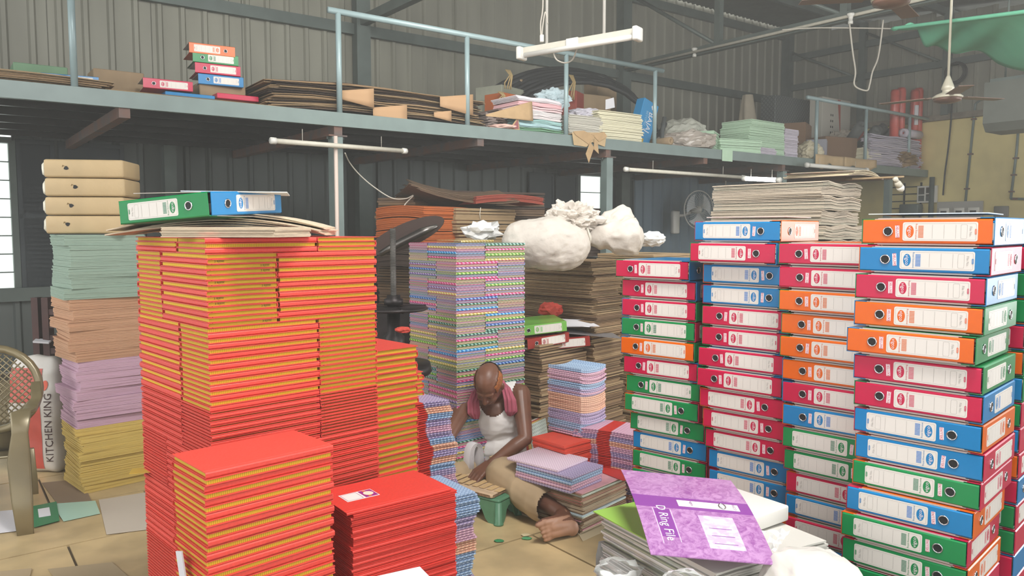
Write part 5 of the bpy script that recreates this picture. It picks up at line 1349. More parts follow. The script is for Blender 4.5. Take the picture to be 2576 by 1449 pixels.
# flat kraft sheets along the left
mream('kraft_sheet_pile', -120, 300, 184, None, t0, .9, 3, [m_k2[1], m_k2[0]], lambda i: 'long kraft sheet pile at the far left of the mezzanine, %s' % ordn(i+1), 'board', 4, .03, .01)
mream('kraft_sheet_pile', 300, 800, 252, None, t0, 1.0, 2, [m_k2[2]], lambda i: 'thin kraft sheets under the red wrapped file on the mezzanine, %s' % ordn(i+1), 'board', 2, .02, .004)
mream('kraft_sheet_pile', 725, 1228, 228, None, t0+.02, 1.3, 6, [m_k2[0], m_k2[1], m_dbrown], lambda i: 'large ragged kraft pile behind the rail posts, %s' % ordn(i+1), 'board', 6, .03, .03, 'large kraft pile', gap=.5, wav=.012)
for i, (px, py, s) in enumerate(((905, 245, .20), (985, 288, .22), (1150, 262, .24), (1115, 292, .12))):
    mb = MB(); mb.grid(lambda u, v: ((u-.5)*s*1.6, -.02*u, (v-.5)*s*(.4+.5*u)), 4, 3); p = mp(px, t0-.035, mh(px, py, t0))
    tag(mb.obj('torn_kraft_flap', mat('light_kraft_flap', (180,144,108), .8), None, p, RU), ('torn orange kraft flap near the tall rail post', 'hanging kraft flap low on the kraft pile', 'pale kraft flap left of the second rail post', 'small kraft flap at the foot of the kraft pile')[i], 'paper').modifiers.new('s', 'SOLIDIFY').thickness = .003
mb = MB(); mb.grid(lambda u, v: (.09*u+.03*math.sin(v*2.5), .02*math.sin(u*3), v*.24*(1-.6*u)), 5, 6)
tag(mb.obj('standing_board_scrap', m_k2[2], None, mp(710, MT+.5, .01), RU), 'curled kraft scrap standing left of the large kraft pile', 'paper').modifiers.new('s', 'SOLIDIFY').thickness = .003
mbox('green_parcel', 58, 192, 163, MT+1.3, .35, mat('green_wrap', (122,158,124), .7, var=.05, scale=6), 'pale green wrapped parcel on the mezzanine at the left', 'parcel')
mbox('brown_parcel', 255, 380, 178, MT+.75, .3, m_parc, 'brown wrapped parcel between the open blue file and the red file', 'parcel')
mbox('brown_parcel', 516, 630, 212, MT+.42, .28, m_parc, 'brown wrapped parcel under the four wrapped files', 'parcel')
def mfile(col, lab, p0, py, t, rz, flip, dz=0., tilt=0.):
    o = lever_file(col, .0738, lab, (0,0,0), 0, flip, 1)
    pc = mp(p0, t); z = H_at(p0, py, t)
    Mt = TR(pc.x, pc.y, z) @ rot(0, tilt, RU+rz) @ TR(FL/2, FD/2, 0)
    if flip: Mt = Mt @ TR(0,0,.0738) @ rot(0, PI, 0)
    o.matrix_world = Mt @ Matrix.Scale(1.22, 4) if False else Mt
    return o
for col, lab, p0, py, fl_ in (('O', 'orange wrapped file, topmost of the four on the mezzanine', 500, 130, True), ('G', 'green wrapped file, second of the four on the mezzanine', 508, 157, False), ('M', 'red wrapped file, third of the four on the mezzanine', 513, 184, False), ('B', 'blue wrapped file, lowest of the four on the mezzanine', 520, 212, False)):
    o = mfile(col, lab, p0, py, MT+.42, -.10, fl_)
    o.scale = (1.18, 1.18, 1.18)
mfile('M', 'red wrapped file lying alone right of the brown parcel', 385, 222, MT+.35, -.08, False).scale = (1.2, 1.2, 1.1)
mfile('B', 'open blue file leaning on the kraft sheets at the left', 138, 207, MT+.45, -.05, False, tilt=-.02).scale = (1.25, 1.2, .9)
mb = MB(); mb.rbox((.40,.22,.03), .004, 1, 0, TR(.2,.11,.015), False)
tag(mb.obj('blue_file_cover', COVER[('B', .0738)].materials[0], None, mp(430, MT+.30, mh(430, 238, MT+.3)), RU), 'flat blue file under the edge of the red wrapped file', 'file')
mb = MB(); mb.rbox((.36,.22,.045), .004, 1, 0, TR(.18,.11,.022), False)
tag(mb.obj('red_file_cover', COVER[('M', .0738)].materials[0], None, mp(558, MT+.28, mh(558, 246, MT+.28)), RU), 'flat red file lying in front of the four wrapped files', 'file')
# black hose coil
m_hose = mat('black_hose', (40,42,44), .5, var=.1, scale=8)
hc = thing('hose_coil', 'large coil of thick black hose leaning behind the mezzanine rail', 'hose', mp(1420, MT+1.5))
mid = 1420; wd = mw(1195, 1660, MT+1.5)/2
for k in range(7):
    mb = MB(); rr = random.Random(k)
    r1 = wd*(1-.035*k); zz = mh(1420, 186, MT+1.5)-.06-.035*k
    mb.tube([(r1*math.cos(a), -.12-.05*k+.28*math.sin(a)*-1*.6+.03*rr.uniform(-1,1), max(.04, zz*math.sin(a)*1.0+.06)) for a in [PI*q/36 for q in range(37)]], .032, 8); mb.obj('hose_turn', m_hose, hc, (0,0,0), RU)
m_rope = mat('jute_rope', (170,146,102), .9, bump=.5, scale=60)
for i, (px, py, l_) in enumerate(((1240, 186, .22), (1395, 198, .30), (1222, 240, .15))):
    mb = MB()
    for k in range(4): mb.tube([(.02*k-.03, -.30, 0), (.012*k+.01, -.33, -l_*.3), (.03*k-.05+.03*math.sin(k), -.31, -l_*.7), (.03*k-.04, -.30, -l_)], .008, 5)
    tag(mb.obj('jute_rope', m_rope, None, mp(px, MT+1.0, mh(px, py, MT+1.0)), RU), ('jute rope tuft on the left of the hose coil', 'jute rope knot over the middle of the hose coil', 'jute rope loop beside the kraft pile', 'jute rope by the blue box')[i], 'rope')
# cartons and cloths between the rail posts
mbox('carton', 1250, 1350, 222, MT+1.0, .4, mat('grey_carton', (150,152,136), .8, var=.05), 'grey open carton in front of the hose coil', 'box', .3)
mbox('carton', 1262, 1310, 236, MT+.75, .3, m_orange, 'orange box beside the grey carton on the mezzanine', 'box', .2)
mbox('carton', 1300, 1350, 205, MT+1.2, .2, m_parc, 'brown carton behind the grey carton', 'box', .5)
mbox('carton', 1445, 1530, 238, MT+.95, .3, m_parc, 'brown carton behind the fourth rail post', 'box', -.1)
mbox('carton', 1436, 1478, 232, MT+.8, .2, mat('red_carton', (150,64,52), .7), 'red printed carton behind the white paper reams', 'box', .5)
mbox('carton', 1500, 1548, 206, MT+1.8, .3, m_parc, 'pale brown carton beyond the hose coil', 'box')
tag(blob_obj('orange_bag', mat('orange_white_bag', (190,110,80), .5, col2=(200,190,180), scale=6, fac=(.45,.55)), (.18,.12,.42), 70, amp=.2, freq=2.5, sub=4, smooth=False, loc=mp(1168, MT+1.7)), 'orange and white plastic bag standing behind the kraft pile', 'bag')
mb = MB()
mb.grid(lambda u, v: (u*.62, -.05+.02*v, .17+.10*u + (v-.5)*.20*(.08+u)), 10, 8)
tag(mb.obj('kraft_cone', m_k2[2], None, mp(1218, t0, -.05), RU), 'kraft paper sheet folded into a cone across the cloth pile', 'paper').modifiers.new('s', 'SOLIDIFY').thickness = .004
mream('grey_fabric_pile', 1226, 1262, 284, None, t0+.25, .4, 4, [mat('mauve_grey', (150,134,128), .9)], lambda i: 'mauve grey folded cloth left, %s' % ordn(i+1), 'cloth', 2, .01, .004, wav=.01)
mream('grey_fabric_pile', 1258, 1308, 276, None, t0+.2, .4, 5, [mat('taupe_cloth', (118,98,90), .9)], lambda i: 'taupe folded cloth beside the pink pile, %s' % ordn(i+1), 'cloth', 2, .01, .004, wav=.012)
pk = [((222,212,216), 'white'), ((222,176,180), 'pink'), ((224,196,198), 'pale pink'), ((220,214,214), 'white'), ((214,206,206), 'white'), ((150,186,184), 'teal'), ((170,200,204), 'pale blue'), ((110,150,120), 'green')]
mream('folded_cloth', 1302, 1412, 248, None, t0, .45, 8, {i: [mat('cloth_%d' % i, pk[i][0], .9, bump=.2, scale=30)] for i in range(8)}, lambda i: '%s folded sheets, %s of the pastel pile on the mezzanine' % (pk[i][1], ordn(i+1)), 'paper', 4, .012, .006, 'pastel pile', wav=.008)
tag(blob_obj('crumpled_tissue', mat('bluish_tissue', (186,204,210), .7), (.40,.25,.24), 72, amp=.45, freq=2.5, sub=4, smooth=False, loc=mp(1388, t0+.42, .32)), 'crumpled pale blue tissue heap on the pastel pile', 'paper')
mb = MB(); mb.add([(-.08,0,0),(.04,0,.14),(.06,0,0)],[(0,1,2)]); mb.add([(-.05,-.003,.01),(.035,-.003,.11),(.045,-.003,.01)],[(0,1,2)],1)
tag(mb.obj('triangle_card', [m_k2[2], mat('maroon_card', (140,80,86), .7)], None, mp(1296, t0-.03, .005), RU), 'small ochre and maroon triangular card by the pastel pile', 'card')
tag(blob_obj('pink_rag', mat('pink_rag', (214,178,166), .8), (.30,.10,.05), 73, amp=.3, freq=3, sub=3, smooth=False, loc=mp(1262, t0-.0)), 'pale pink rag on the mezzanine edge', 'cloth')
mream('white_paper_ream', 1428, 1512, 292, None, t0+.02, .5, 6, [mat('grey_white_sheets', (196,192,180), .8)], lambda i: 'grey white paper ream, %s right of the fourth rail post' % ordn(i+1), 'paper', 5, .008, .003, 'grey white reams')
tag(blob_obj('crumpled_sheet', mat('white_lilac_sheet', (206,202,212), .6), (.40,.3,.16), 74, amp=.3, freq=2.2, sub=4, smooth=False, loc=mp(1468, t0+.3, .22)), 'crumpled lilac white sheets on the grey white reams', 'paper')
mb = MB(); mb.add([(0,0,0),(.16,0,.04),(.14,0,.16),(.0,0,.12)],[(0,1,2,3)])
tag(mb.obj('white_card', m_wp, None, mp(1520, t0+.35, .42), RU), 'white card standing among the crumpled sheets on the mezzanine', 'card').modifiers.new('s', 'SOLIDIFY').thickness = .003
mream('cream_paper_ream', 1506, 1612, 283, None, t0+.02, .45, 8, [mat('cream_sheets', (222,216,188), .8)], lambda i: 'cream paper ream, %s left of the blue box' % ordn(i+1), 'paper', 4, .010, .003, 'cream reams')
# blue box with white lettering, standing tilted
bb = MB().rbox((.28, .14, .60), .006, 1, 0, TR(0, 0, .30), False).obj('blue_carton', mat('blue_carton', (28,132,186), .45), None, mp(1598, t0+.30), (0, .30, RU))
bb.rotation_euler = (0, .34, RU); tag(bb, 'tilted bright blue carton with white BAJAJ lettering on the mezzanine', 'box')
v, f = text_geo('BAJAJ', .115); MB().add(v, f, 0, TR(.035, -.0715, .33) @ rot(0, PI/2, 0) @ FACE).obj('carton_lettering', m_wp, bb)
v, f = text_geo('BEYOND', .05); MB().add(v, f, 0, TR(-.035, -.0715, .36) @ rot(0, PI/2, 0) @ FACE).obj('carton_lettering', mat('pale_blue_print', (150,190,214), .5), bb)
MB().add([(-.03,0,0),(0,0,.04),(.03,0,0),(0,0,-.04)], [(0,1,2,3)], 0, TR(.04,-.0718,.54)).obj('carton_emblem', m_wp, bb)
MB().box(-.10, .02, -.0715, -.0705, .02, .10).obj('yellow_print', mat('yellow_print', (190,160,50), .5), bb)
# kraft paper hanging over the edge
hk = thing('hanging_kraft', 'torn kraft paper sheets hanging over the mezzanine edge', 'paper', mp(1480, MT-.012), RU)
def flap(pts, y, m):
    n = len(pts); MB().add([(p[0], y, p[1]) for p in pts]+[(p[0], y+.004, p[1]) for p in pts], [tuple(range(n)), tuple(range(n, 2*n))[::-1]]+[(i, n+i, n+(i+1)%n, (i+1)%n) for i in range(n)]).obj('kraft_flap', m, hk)
m_hk = mat('hanging_kraft', (186,160,122), .8, var=.06, scale=9)
flap([(-.27,.03),(-.24,-.11),(-.05,-.12),(.04,-.06),(.24,-.10),(.26,.0),(.2,.06)], -.008, m_hk)
flap([(-.26,.04),(-.22,.0),(-.02,-.09),(.08,.01),(-.1,.06)], -.016, m_k2[2]); flap([(.02,.03),(.14,-.05),(.27,.02),(.22,.07)], -.016, m_k2[2])
flap([(-.0,-.06),(-.07,-.20),(-.02,-.30),(.06,-.12)], -.020, m_k2[2]); flap([(.06,-.02),(.05,-.14),(.13,-.19),(.11,-.05)], -.024, m_k2[2])
MB().box(-.25, .25, .02, .3, .013, .022).obj('kraft_flap', m_hk, hk)
def roll(px, pz, t, r, l_, m, lab, rz=0., tilt=PI/2, name='paper_roll'):
    mb = MB(); mb.lathe([(r*.35, 0), (r, 0), (r, l_), (r*.35, l_), (r*.35, 0)], 20); 
    o = mb.obj(name, m, None, mp(px, t, pz)); o.rotation_euler = Euler((tilt, 0, RU+rz)); return tag(o, lab, 'roll')
roll(1618, .055, t0+.42, .05, .45, m_parc, 'small brown paper roll at the foot of the blue carton')
m_tube = mat('grey_rubber', (84,88,88), .6)
for i in range(4):
    mb = MB(); mb.tube([(0,0,.04), (.08+.03*i, .05*i, .08+.05*i), (.20+.02*i, .1, .26+.04*i), (.26, .12+.03*i, .42-.07*i)], .028, 8)
    tag(mb.obj('hose_piece', m_tube, None, mp(1650, t0+.25+.08*i), RU), 'grey hose piece bent up right of the blue carton, %s' % ('front', 'second', 'third', 'rear')[i], 'hose')
# right part of the deck
m_bagw = mat('dusty_white_bag', (176,176,164), .6, var=.08, scale=8, bump=.4)
tag(blob_obj('dusty_bag', m_bagw, (.70,.5,.55), 80, amp=.22, freq=2.0, sub=4, smooth=False, flat=.6, loc=mp(1712, t0+.5)), 'dusty white bag slumped right of the first rail', 'bag')
tag(blob_obj('clear_bag', mat('dusty_clear_bag', (170,160,150), .3, var=.1, scale=9, bump=.5), (.75,.35,.30), 81, amp=.25, freq=2.4, sub=4, smooth=False, flat=.5, loc=mp(1725, t0+.15)), 'dusty clear plastic bag at the deck edge right of the first rail', 'bag')
m_mint = mat('mint_paper', (184,212,184), .8, var=.03, scale=20); m_lil = mat('lilac_white_paper', (200,192,204), .8, var=.04, scale=20)
mream('mint_pad', 1765, 1815, 330, None, t0+.06, .4, 3, [m_mint], lambda i: 'mint paper pad tilted at the deck edge, %s of left pair' % ordn(i+1), 'paper', 6, .006, .0, rz=.5)
mream('mint_pad', 1822, 1902, 350, None, t0, .35, 2, [m_mint], lambda i: 'mint paper pad right of the tilted one, %s' % ordn(i+1), 'paper', 6, .006, .0, rz=-.2)
mream('mint_paper_ream', 1880, 1966, 304, None, t0+.02, .5, 5, [m_mint], lambda i: 'mint paper ream in the tall mint block, %s' % ordn(i+1), 'paper', 6, .006, .0, 'tall mint block')
mream('lilac_paper_ream', 1904, 1946, 372, None, t0-.03, .05, 3, [m_lil], lambda i: 'lilac white sheets in front of the mint block, %s' % ordn(i+1), 'paper', 3, .006, .0)
mream('lilac_paper_ream', 1966, 2000, 325, None, t0+.03, .4, 5, [m_lil], lambda i: 'lilac white paper ream right of the mint block, %s' % ordn(i+1), 'paper', 5, .008, .0, 'lilac reams right of the mint block')
mb = MB(); mb.box(-.11, .11, -.004, 0, -.15, 0); mb.box(-.11, .11, -.0, .25, 0, .003)
tag(mb.obj('mint_sheet', m_mint, None, mp(1824, MT-.006, .004), RU), 'mint paper strip hanging over the deck edge', 'paper')
# tall beige bundle
bt = MB(); 
bt.grid(lambda u, v: ((.17*(1-v)**.8+.085)*(1+.16*math.sin(u*2*PI*5+v*3)*(1-v*.5))*math.cos(u*2*PI)+.10*(1-v)**2, (.15*(1-v)+.08)*math.sin(u*2*PI), v*1.15), 60, 16)
tag(bt.obj('wrapped_roll', mat('beige_tarpaulin', (158,148,130), .7, var=.08, scale=6, bump=.3), None, mp(1872, MT+1.35), RU), 'tall beige tarpaulin bundle standing against the back wall', 'bundle')
tag(blob_obj('brown_cloth_heap', mat('brown_grey_cloth', (128,114,100), .9, bump=.3), (1.0,.5,.36), 83, amp=.25, freq=2.5, sub=4, smooth=False, flat=.5, loc=mp(1820, MT+1.0)), 'grey brown cloth heap at the foot of the beige bundle', 'cloth')
# perforated grey box and white carton
m_perf = mat('perforated_grey', (112,118,118), .5, .4, col2=(70,76,78), scale=13, kind='rings', fac=(.3,.5))
mbox('perforated_crate', 1942, 2050, 248, MT+1.6, .3, m_perf, 'grey perforated metal crate at the back of the deck', 'crate')
wc = mbox('white_carton', 2058, 2128, 249, MT+1.15, .25, mat('white_carton', (196,192,180), .6), 'white carton with a red stripe beside the perforated crate', 'box')
h_ = mh(2093, 249, MT+1.15)
MB().add([(.02, -.003, h_*.99), (.12, -.003, h_*.99), (.14, -.003, h_*.45)], [(0,1,2)]).obj('red_stripe', mat('carton_red', (170,70,50), .6), wc)
for k in range(6):
    for j in range(2): MB().box(-.20+.06*j, -.17+.06*j, -.003, -.001, h_*(.35+.08*k), h_*(.38+.08*k)).obj('black_print', m_ink, wc)
tag(blob_obj('net_bundle', mat('pale_netting', (176,166,152), .8), (.55,.4,.5), 84, amp=.3, freq=3, sub=4, smooth=False, loc=mp(2105, MT+1.0, .15)), 'pale netting bundle in front of the white carton', 'bundle')
tag(blob_obj('pale_rags', mat('pale_rags', (176,170,158), .8), (.60,.3,.40), 85, amp=.35, freq=2.6, sub=4, smooth=False, loc=mp(1995, MT+.9, .10)), 'pale rag heap behind the mint block', 'cloth')
mbox('brown_carton', 2000, 2050, 312, MT+.55, .4, mat('brown_open_carton', (120,92,68), .8), 'brown open carton behind the second rail post', 'box', .4)
mbox('brown_carton', 2078, 2138, 345, MT+.3, .3, mat('brown_open_carton', (120,92,68), .8), 'low brown carton behind the orange sheets', 'box', -.2)
mbox('grey_card_roll', 2058, 2085, 352, MT+.25, .3, mat('grey_blue_card', (150,150,160), .7), 'grey card leaning against the low brown carton', 'card', .5)
tag(blob_obj('white_bundle', mat('cream_bundle', (204,194,166), .6, bump=.4, scale=9), (.42,.35,.36), 86, amp=.2, freq=3, sub=4, smooth=False, flat=.6, loc=mp(2028, t0+.22)), 'crumpled cream bundle behind the first post of the right rail', 'bundle')
mb = MB(); mb.rbox((.85,.4,.035), .01, 1, 0, TR(0,.2,.06)); tag(mb.obj('orange_sheets', m_orange, None, mp(2110, t0), RU), 'orange paper sheets lying along the deck edge', 'paper')
for i, (p0, p1) in enumerate(((2040, 2110), (2110, 2190))):
    w_ = mw(p0, p1, MT); mb = MB(); mb.grid(lambda u, v: (w_*(u-.5), -.03-.02*math.sin(u*7+i), .07-.17*v-.05*math.sin(u*9+i*2)*v), 14, 4)
    tag(mb.obj('draped_kraft', m_hk, None, mp((p0+p1)/2, MT, 0), RU), 'torn kraft sheet draped over the deck edge, %s piece' % ('left', 'right')[i], 'paper').modifiers.new('s', 'SOLIDIFY').thickness = .003
mream('cream_paper_ream', 2170, 2208, 372, None, t0, .35, 5, [mat('cream_sheets', (222,216,188), .8)], lambda i: 'cream paper ream, %s left of the crumpled brown paper' % ordn(i+1), 'paper', 4, .008, .0)
for i, (px, rz, pz) in enumerate(((2118, 0, .34), (2140, .2, .30), (2165, -.1, .36), (2185, .2, .40), (2150, .4, .44))):
    roll(px, pz, MT+.55+.10*i, .085, .62, m_tube, 'grey carpet roll, %s of the heap right of the netting' % ('first', 'second', 'third', 'fourth', 'uppermost')[i], rz-.6, 1.05, 'carpet_roll')
tag(blob_obj('red_bundle', mat('dull_red_cloth', (150,70,64), .8), (.4,.3,.3), 87, amp=.2, freq=2.4, sub=3, smooth=False, loc=mp(2150, MT+.9, .42)), 'dull red bundle on the carpet rolls', 'bundle')
m_redroll = mat('red_plastic_roll', (196,74,62), .35, var=.15, scale=8, spec=.8)
for i, (px, pt) in enumerate(((2237, 226), (2252, 221), (2286, 226), (2295, 222))):
    tq = MT+.18; h_ = mh(px, pt, tq)
    o = tag(MB().lathe([(0,0),(.075,0),(.075,h_*.97),(.06,h_),(0,h_)], 18).obj('red_roll', m_redroll, None, mp(px, tq, .0)), 'tall red plastic wrapped roll, %s of four by the yellow wall' % ('first', 'second', 'third', 'fourth')[i], 'roll')
    if i == 2: MB().rbox((.07,.02,.35), .005, 1, 0, TR(0,-.07,h_*.68)).obj('white_label', m_wp, o)
mream('printed_sheet_pile', 2182, 2308, 345, None, t0-.03, .12, 8, [m_lil, mat('darker_lilac_paper', (176,170,184), .8)], lambda i: 'lilac printed sheet bundle, %s of the big pile by the red rolls' % ordn(i+1), 'paper', 5, .02, .01, 'big lilac pile', wav=.012)  # two lilac tones mixed at random from sheet to sheet
o = roll(2300, mh(2262, 345, t0)+.08, t0+.03, .075, .6, m_lil, 'lilac white sheet roll lying on the big lilac pile', -PI/2*1.0)
tag(blob_obj('crumpled_brown_paper', mat('dark_crumpled_kraft', (128,104,72), .8, var=.25, scale=12), (.62,.3,.24), 88, amp=.5, freq=3.4, sub=4, smooth=False, loc=mp(2248, t0+.05)), 'crumpled dark brown paper at the deck edge in front of the lilac pile', 'paper')
for i in range(2): roll(2365, .06+.0*i, t0+.10+.14*i, .05, .5, m_wp, ('front', 'rear')[i] + ' white paper roll lying at the right end of the deck', -PI/2)
# ---------------------------------------------------------------- fittings of the hall
def wire(name, pts, r, m, lab, cat='cable', n=24):
    pts = [Vector(p) for p in pts]; out = []
    for i in range(len(pts)-1):
        p0 = pts[max(i-1, 0)]; p1 = pts[i]; p2 = pts[i+1]; p3 = pts[min(i+2, len(pts)-1)]
        for k in range(6):
            t = k/6; out.append(.5*((2*p1)+(p2-p0)*t+(2*p0-5*p1+4*p2-p3)*t*t+(3*p1-p0-3*p2+p3)*t*t*t))
    out.append(pts[-1]); return tag(MB().tube(out, r, 6).obj(name, m, None), lab, cat)
m_cab = mat('old_white_cable', (186,180,168), .6); m_bcab = mat('black_cable', (30,30,32), .6)
# hanging tube light batten
tl = thing('tube_light', 'dusty white double batten tube light hanging from two rods', 'lamp', A(1458, 100, 4.2)); g = tl.location
pa, pb = A(1312, 130, 4.35)-g, A(1602, 80, 3.95)-g; d = (pb-pa).normalized(); up = Vector((0,0,1))
off = Vector((.0,-.045,-.035))
def beam(a, b, w_, h_, name, m, par):
    dd = (b-a); ln = dd.length; x = dd.normalized(); y = Vector((0,0,1)).cross(x).normalized(); z = x.cross(y)
    M = TR(*a) @ Matrix(((x.x,y.x,z.x,0),(x.y,y.y,z.y,0),(x.z,y.z,z.z,0),(0,0,0,1)))
    return MB().box(0, ln, -w_/2, w_/2, -h_/2, h_/2, 0, M).obj(name, m, par)
beam(pa, pb, .045, .03, 'batten', m_cream, tl); 
MB().tube([pa+off*.9+d*.02, pb+off*.9-d*.02], .014, 12).obj('tube', mat('tube_glass', (226,224,216), .2), tl)
beam(pa+(pb-pa)*.42+Vector((0,-.02,.0)), pa+(pb-pa)*.52+Vector((0,-.02,.0)), .03, .035, 'ballast', m_white, tl)
for e, s in ((pa, 1), (pb, -1)):
    MB().rbox((.03,.075,.07), .008, 2, 0, TR(*(e+off*.45)) @ rot(0,0,math.atan2(d.y, d.x))).obj('end_cap', m_white, tl)
for fr, name in ((.235, 'rod'), (.735, 'rod')):
    p = pa+(pb-pa)*fr; MB().tube([p+Vector((0,0,.01)), p+Vector((0,0,2.4))], .008, 8).obj('rod', m_white, tl)
c1 = A(1382, 0, 4.25)
wire('loose_cable', [A(1362,-200,4.25), A(1366,0,4.25), A(1360,60,4.25), A(1362,95,4.25), A(1366,60,4.25), A(1372,30,4.25), A(1378,60,4.25)], .004, m_cab, 'white cable with a plug dangling beside the tube light')
tag(MB().rbox((.022,.022,.04), .005, 2).obj('plug', m_white, None, A(1363, 97, 4.25)), 'small white plug dangling left of the tube light', 'plug')
wire('loose_cable', [A(1392,132,4.2), A(1400,150,4.2), A(1420,158,4.2), A(1440,150,4.2), A(1452,120,4.15)], .004, m_cab, 'white cable looping under the tube light')
# batten lights under and on the mezzanine
def batten(lab, a, b, r, m, em=None):
    o = thing('batten_light', lab, 'lamp', a); MB().tube([(0,0,0), b-a], r, 8).obj('tube_housing', m, o)
    dd = (b-a).normalized(); MB().tube([-dd*.02, dd*.03], r*1.3, 8).obj('end_cap', m_white, o); MB().tube([b-a-dd*.03, b-a+dd*.02], r*1.3, 8).obj('end_cap', m_white, o)
    for f in (.2, .8): MB().tube([(b-a)*f, (b-a)*f+Vector((0,0,.12))], .003, 5).obj('hanger', m_cab, o)
    return o
batten('long white batten light hanging under the mezzanine left', A(686, 354, 6.5), A(1018, 380, 7.6), .022, m_cream)
batten('thin white batten light under the deck right of the steel post', A(1575, 426, 8.6), A(1870, 446, 10.2), .022, m_cream)
batten('white batten light fixed on the deck edge under the right rail', A(2030, 415, 11.35), A(2180, 428, 12.1), .03, m_white)
lm = bpy.data.materials.new('lit_tube'); lm.use_nodes = True; lm.node_tree.nodes['Principled BSDF'].inputs['Emission Color'].default_value = (.95, 1, .97, 1); lm.node_tree.nodes['Principled BSDF'].inputs['Emission Strength'].default_value = 9
batten('lit tube light under the deck above the grey paper stack', A(1872, 449, 9.6), A(1960, 453, 9.2), .026, lm)
wire('sagging_cable', [A(868,385,7.0), A(880,410,7.2), A(905,440,7.3), A(940,470,7.3), A(985,498,7.3), A(1020,500,7.4), A(1040,492,7.4), A(1015,520,7.4), A(990,580,7.2)], .006, m_cab, 'pale cable sagging from the steel post to the brown stack')
# conduit on the left side of the first post
s = S_at(846, MT); tag(MB().tube([(0,0,.3), (0,0,MH-.22)], .018, 10).obj('conduit', mat('pinkish_conduit', (214,196,184), .5), None, W(s, MT-.03)), 'pale conduit pipe on the left of the first steel post', 'pipe')
# conduit along the truss with bulb holders
s = S_at(1550, TB)
cp_ = thing('truss_conduit', 'thin white conduit pipe along the truss with bulb holders', 'pipe', W(s-.09, TB-.25, 4.2)); 
cp_.rotation_euler = (0,0,RE)
MB().tube([(0,0,0), (8.5,0,.0)], .022, 8).obj('pipe', m_cream, cp_)
def bulbholder(px, py, Y, lab):
    o = thing('bulb_holder', lab, 'lamp', A(px, py, Y)); MB().lathe([(0,.04),(.045,.04),(.045,.02),(.03,.0),(.022,-.05),(.03,-.052),(.03,-.09),(0,-.09)], 16).obj('holder', m_white, o); return o
bulbholder(1747, 128, 12.0, 'small white bulb holder on the truss, lower left one'); bulbholder(2140, 42, 9.9, 'white bulb holder on the truss near the ceiling fan')
wire('hanging_wire', [A(2137,60,9.6), A(2145,130,9.6), A(2152,180,9.6), A(2150,215,9.6), A(2180,228,9.6), A(2188,212,9.6), A(2195,180,9.6), A(2210,140,9.6), A(2222,50,9.6)], .010, m_cab, 'white wire loop hanging below the truss')
wire('guy_wire', [A(1968,75,9.8), A(2070,70,9.8), A(2245,72,9.8)], .008, m_cab, 'white cord stretched from the truss to the green cloth', 'cord')
# ceiling fans, at rest
m_fan = mat('fan_cream', (190,184,166), .35, .1, var=.06, scale=8); m_fanb = mat('fan_brown', (104,76,64), .3, .2)
def fan(px, py, Y, lab, rod=2.2, s=1.0, ang=.3):
    o = thing('ceiling_fan', lab, 'fan', A(px, py, Y)); o.scale = (s, s, s)
    MB().lathe([(.014,.16),(.022,.14),(.052,.06),(.06,.03),(.048,.02),(.048,0),(.10,-.02),(.135,-.045),(.13,-.06),(.0,-.06)], 28).obj('canopy', m_fan, o)
    MB().lathe([(.128,-.06),(.12,-.085),(.06,-.105),(0,-.108)], 28).obj('motor_base', m_fanb, o)
    MB().lathe([(.012,.1),(.012,rod)], 12).obj('down_rod', m_fan, o)
    for k in range(3):
        a = ang+2*PI*k/3; mb = MB(); mb.box(.11, .20, -.018, .018, -.045, -.039); mb.box(.18, .62, -.062, .062, -.048, -.043); mb.obj('blade', m_fanb, o, (0,0,0), a)
fan(2384, 232, 7.6, 'dusty cream ceiling fan hanging low in front of the yellow wall', 2.3, 1.0, .25)
fan(2243, -20, 5.6, 'ceiling fan at the top edge above the truss', 1.2, 1.0, .9)
# wall fan
wf = thing('wall_fan', 'white wall mounted fan on the corrugated wall', 'fan', A(1752, 528, 13.9)); wf.rotation_euler = (0,0,RU-.15); R_ = .34
mb = MB()
for k in range(40):
    a = 2*PI*k/40; mb.tube([(.05*math.cos(a), -.14, .05*math.sin(a)), (R_*.7*math.cos(a), -.15, R_*.7*math.sin(a)), (R_*math.cos(a), -.06, R_*math.sin(a)), (R_*.6*math.cos(a), .04, R_*.6*math.sin(a))], .0028, 4)
mb.tube([(R_*math.cos(2*PI*k/36), -.06, R_*math.sin(2*PI*k/36)) for k in range(36)], .010, 6, closed=True); q = mb.obj('guard', m_white, wf); q['kind'] = 'stuff'
for k in range(3):
    mb = MB(); a0 = 2*PI*k/3+.5; mb.grid(lambda u, v: ((.05+.24*u)*math.cos(a0+(v-.5)*(1.3*u+.3)), -.06-.03*(v-.5), (.05+.24*u)*math.sin(a0+(v-.5)*(1.3*u+.3))), 6, 6); mb.obj('blade', mat('fan_blade_white', (206,212,214), .4), wf)
MB().lathe([(0,-.10),(.06,-.09),(.07,.0),(.06,.12),(0,.13)], 18, 0, rot(-PI/2,0,0)).obj('motor', m_white, wf)
MB().rbox((.16,.10,.42), .03, 2, 0, TR(-.32,.20,-.22)).obj('bracket_body', m_white, wf)
MB().tube([(0,.1,-.02),(-.15,.2,-.1),(-.3,.22,-.1)], .03, 8).obj('bracket_arm', m_white, wf)
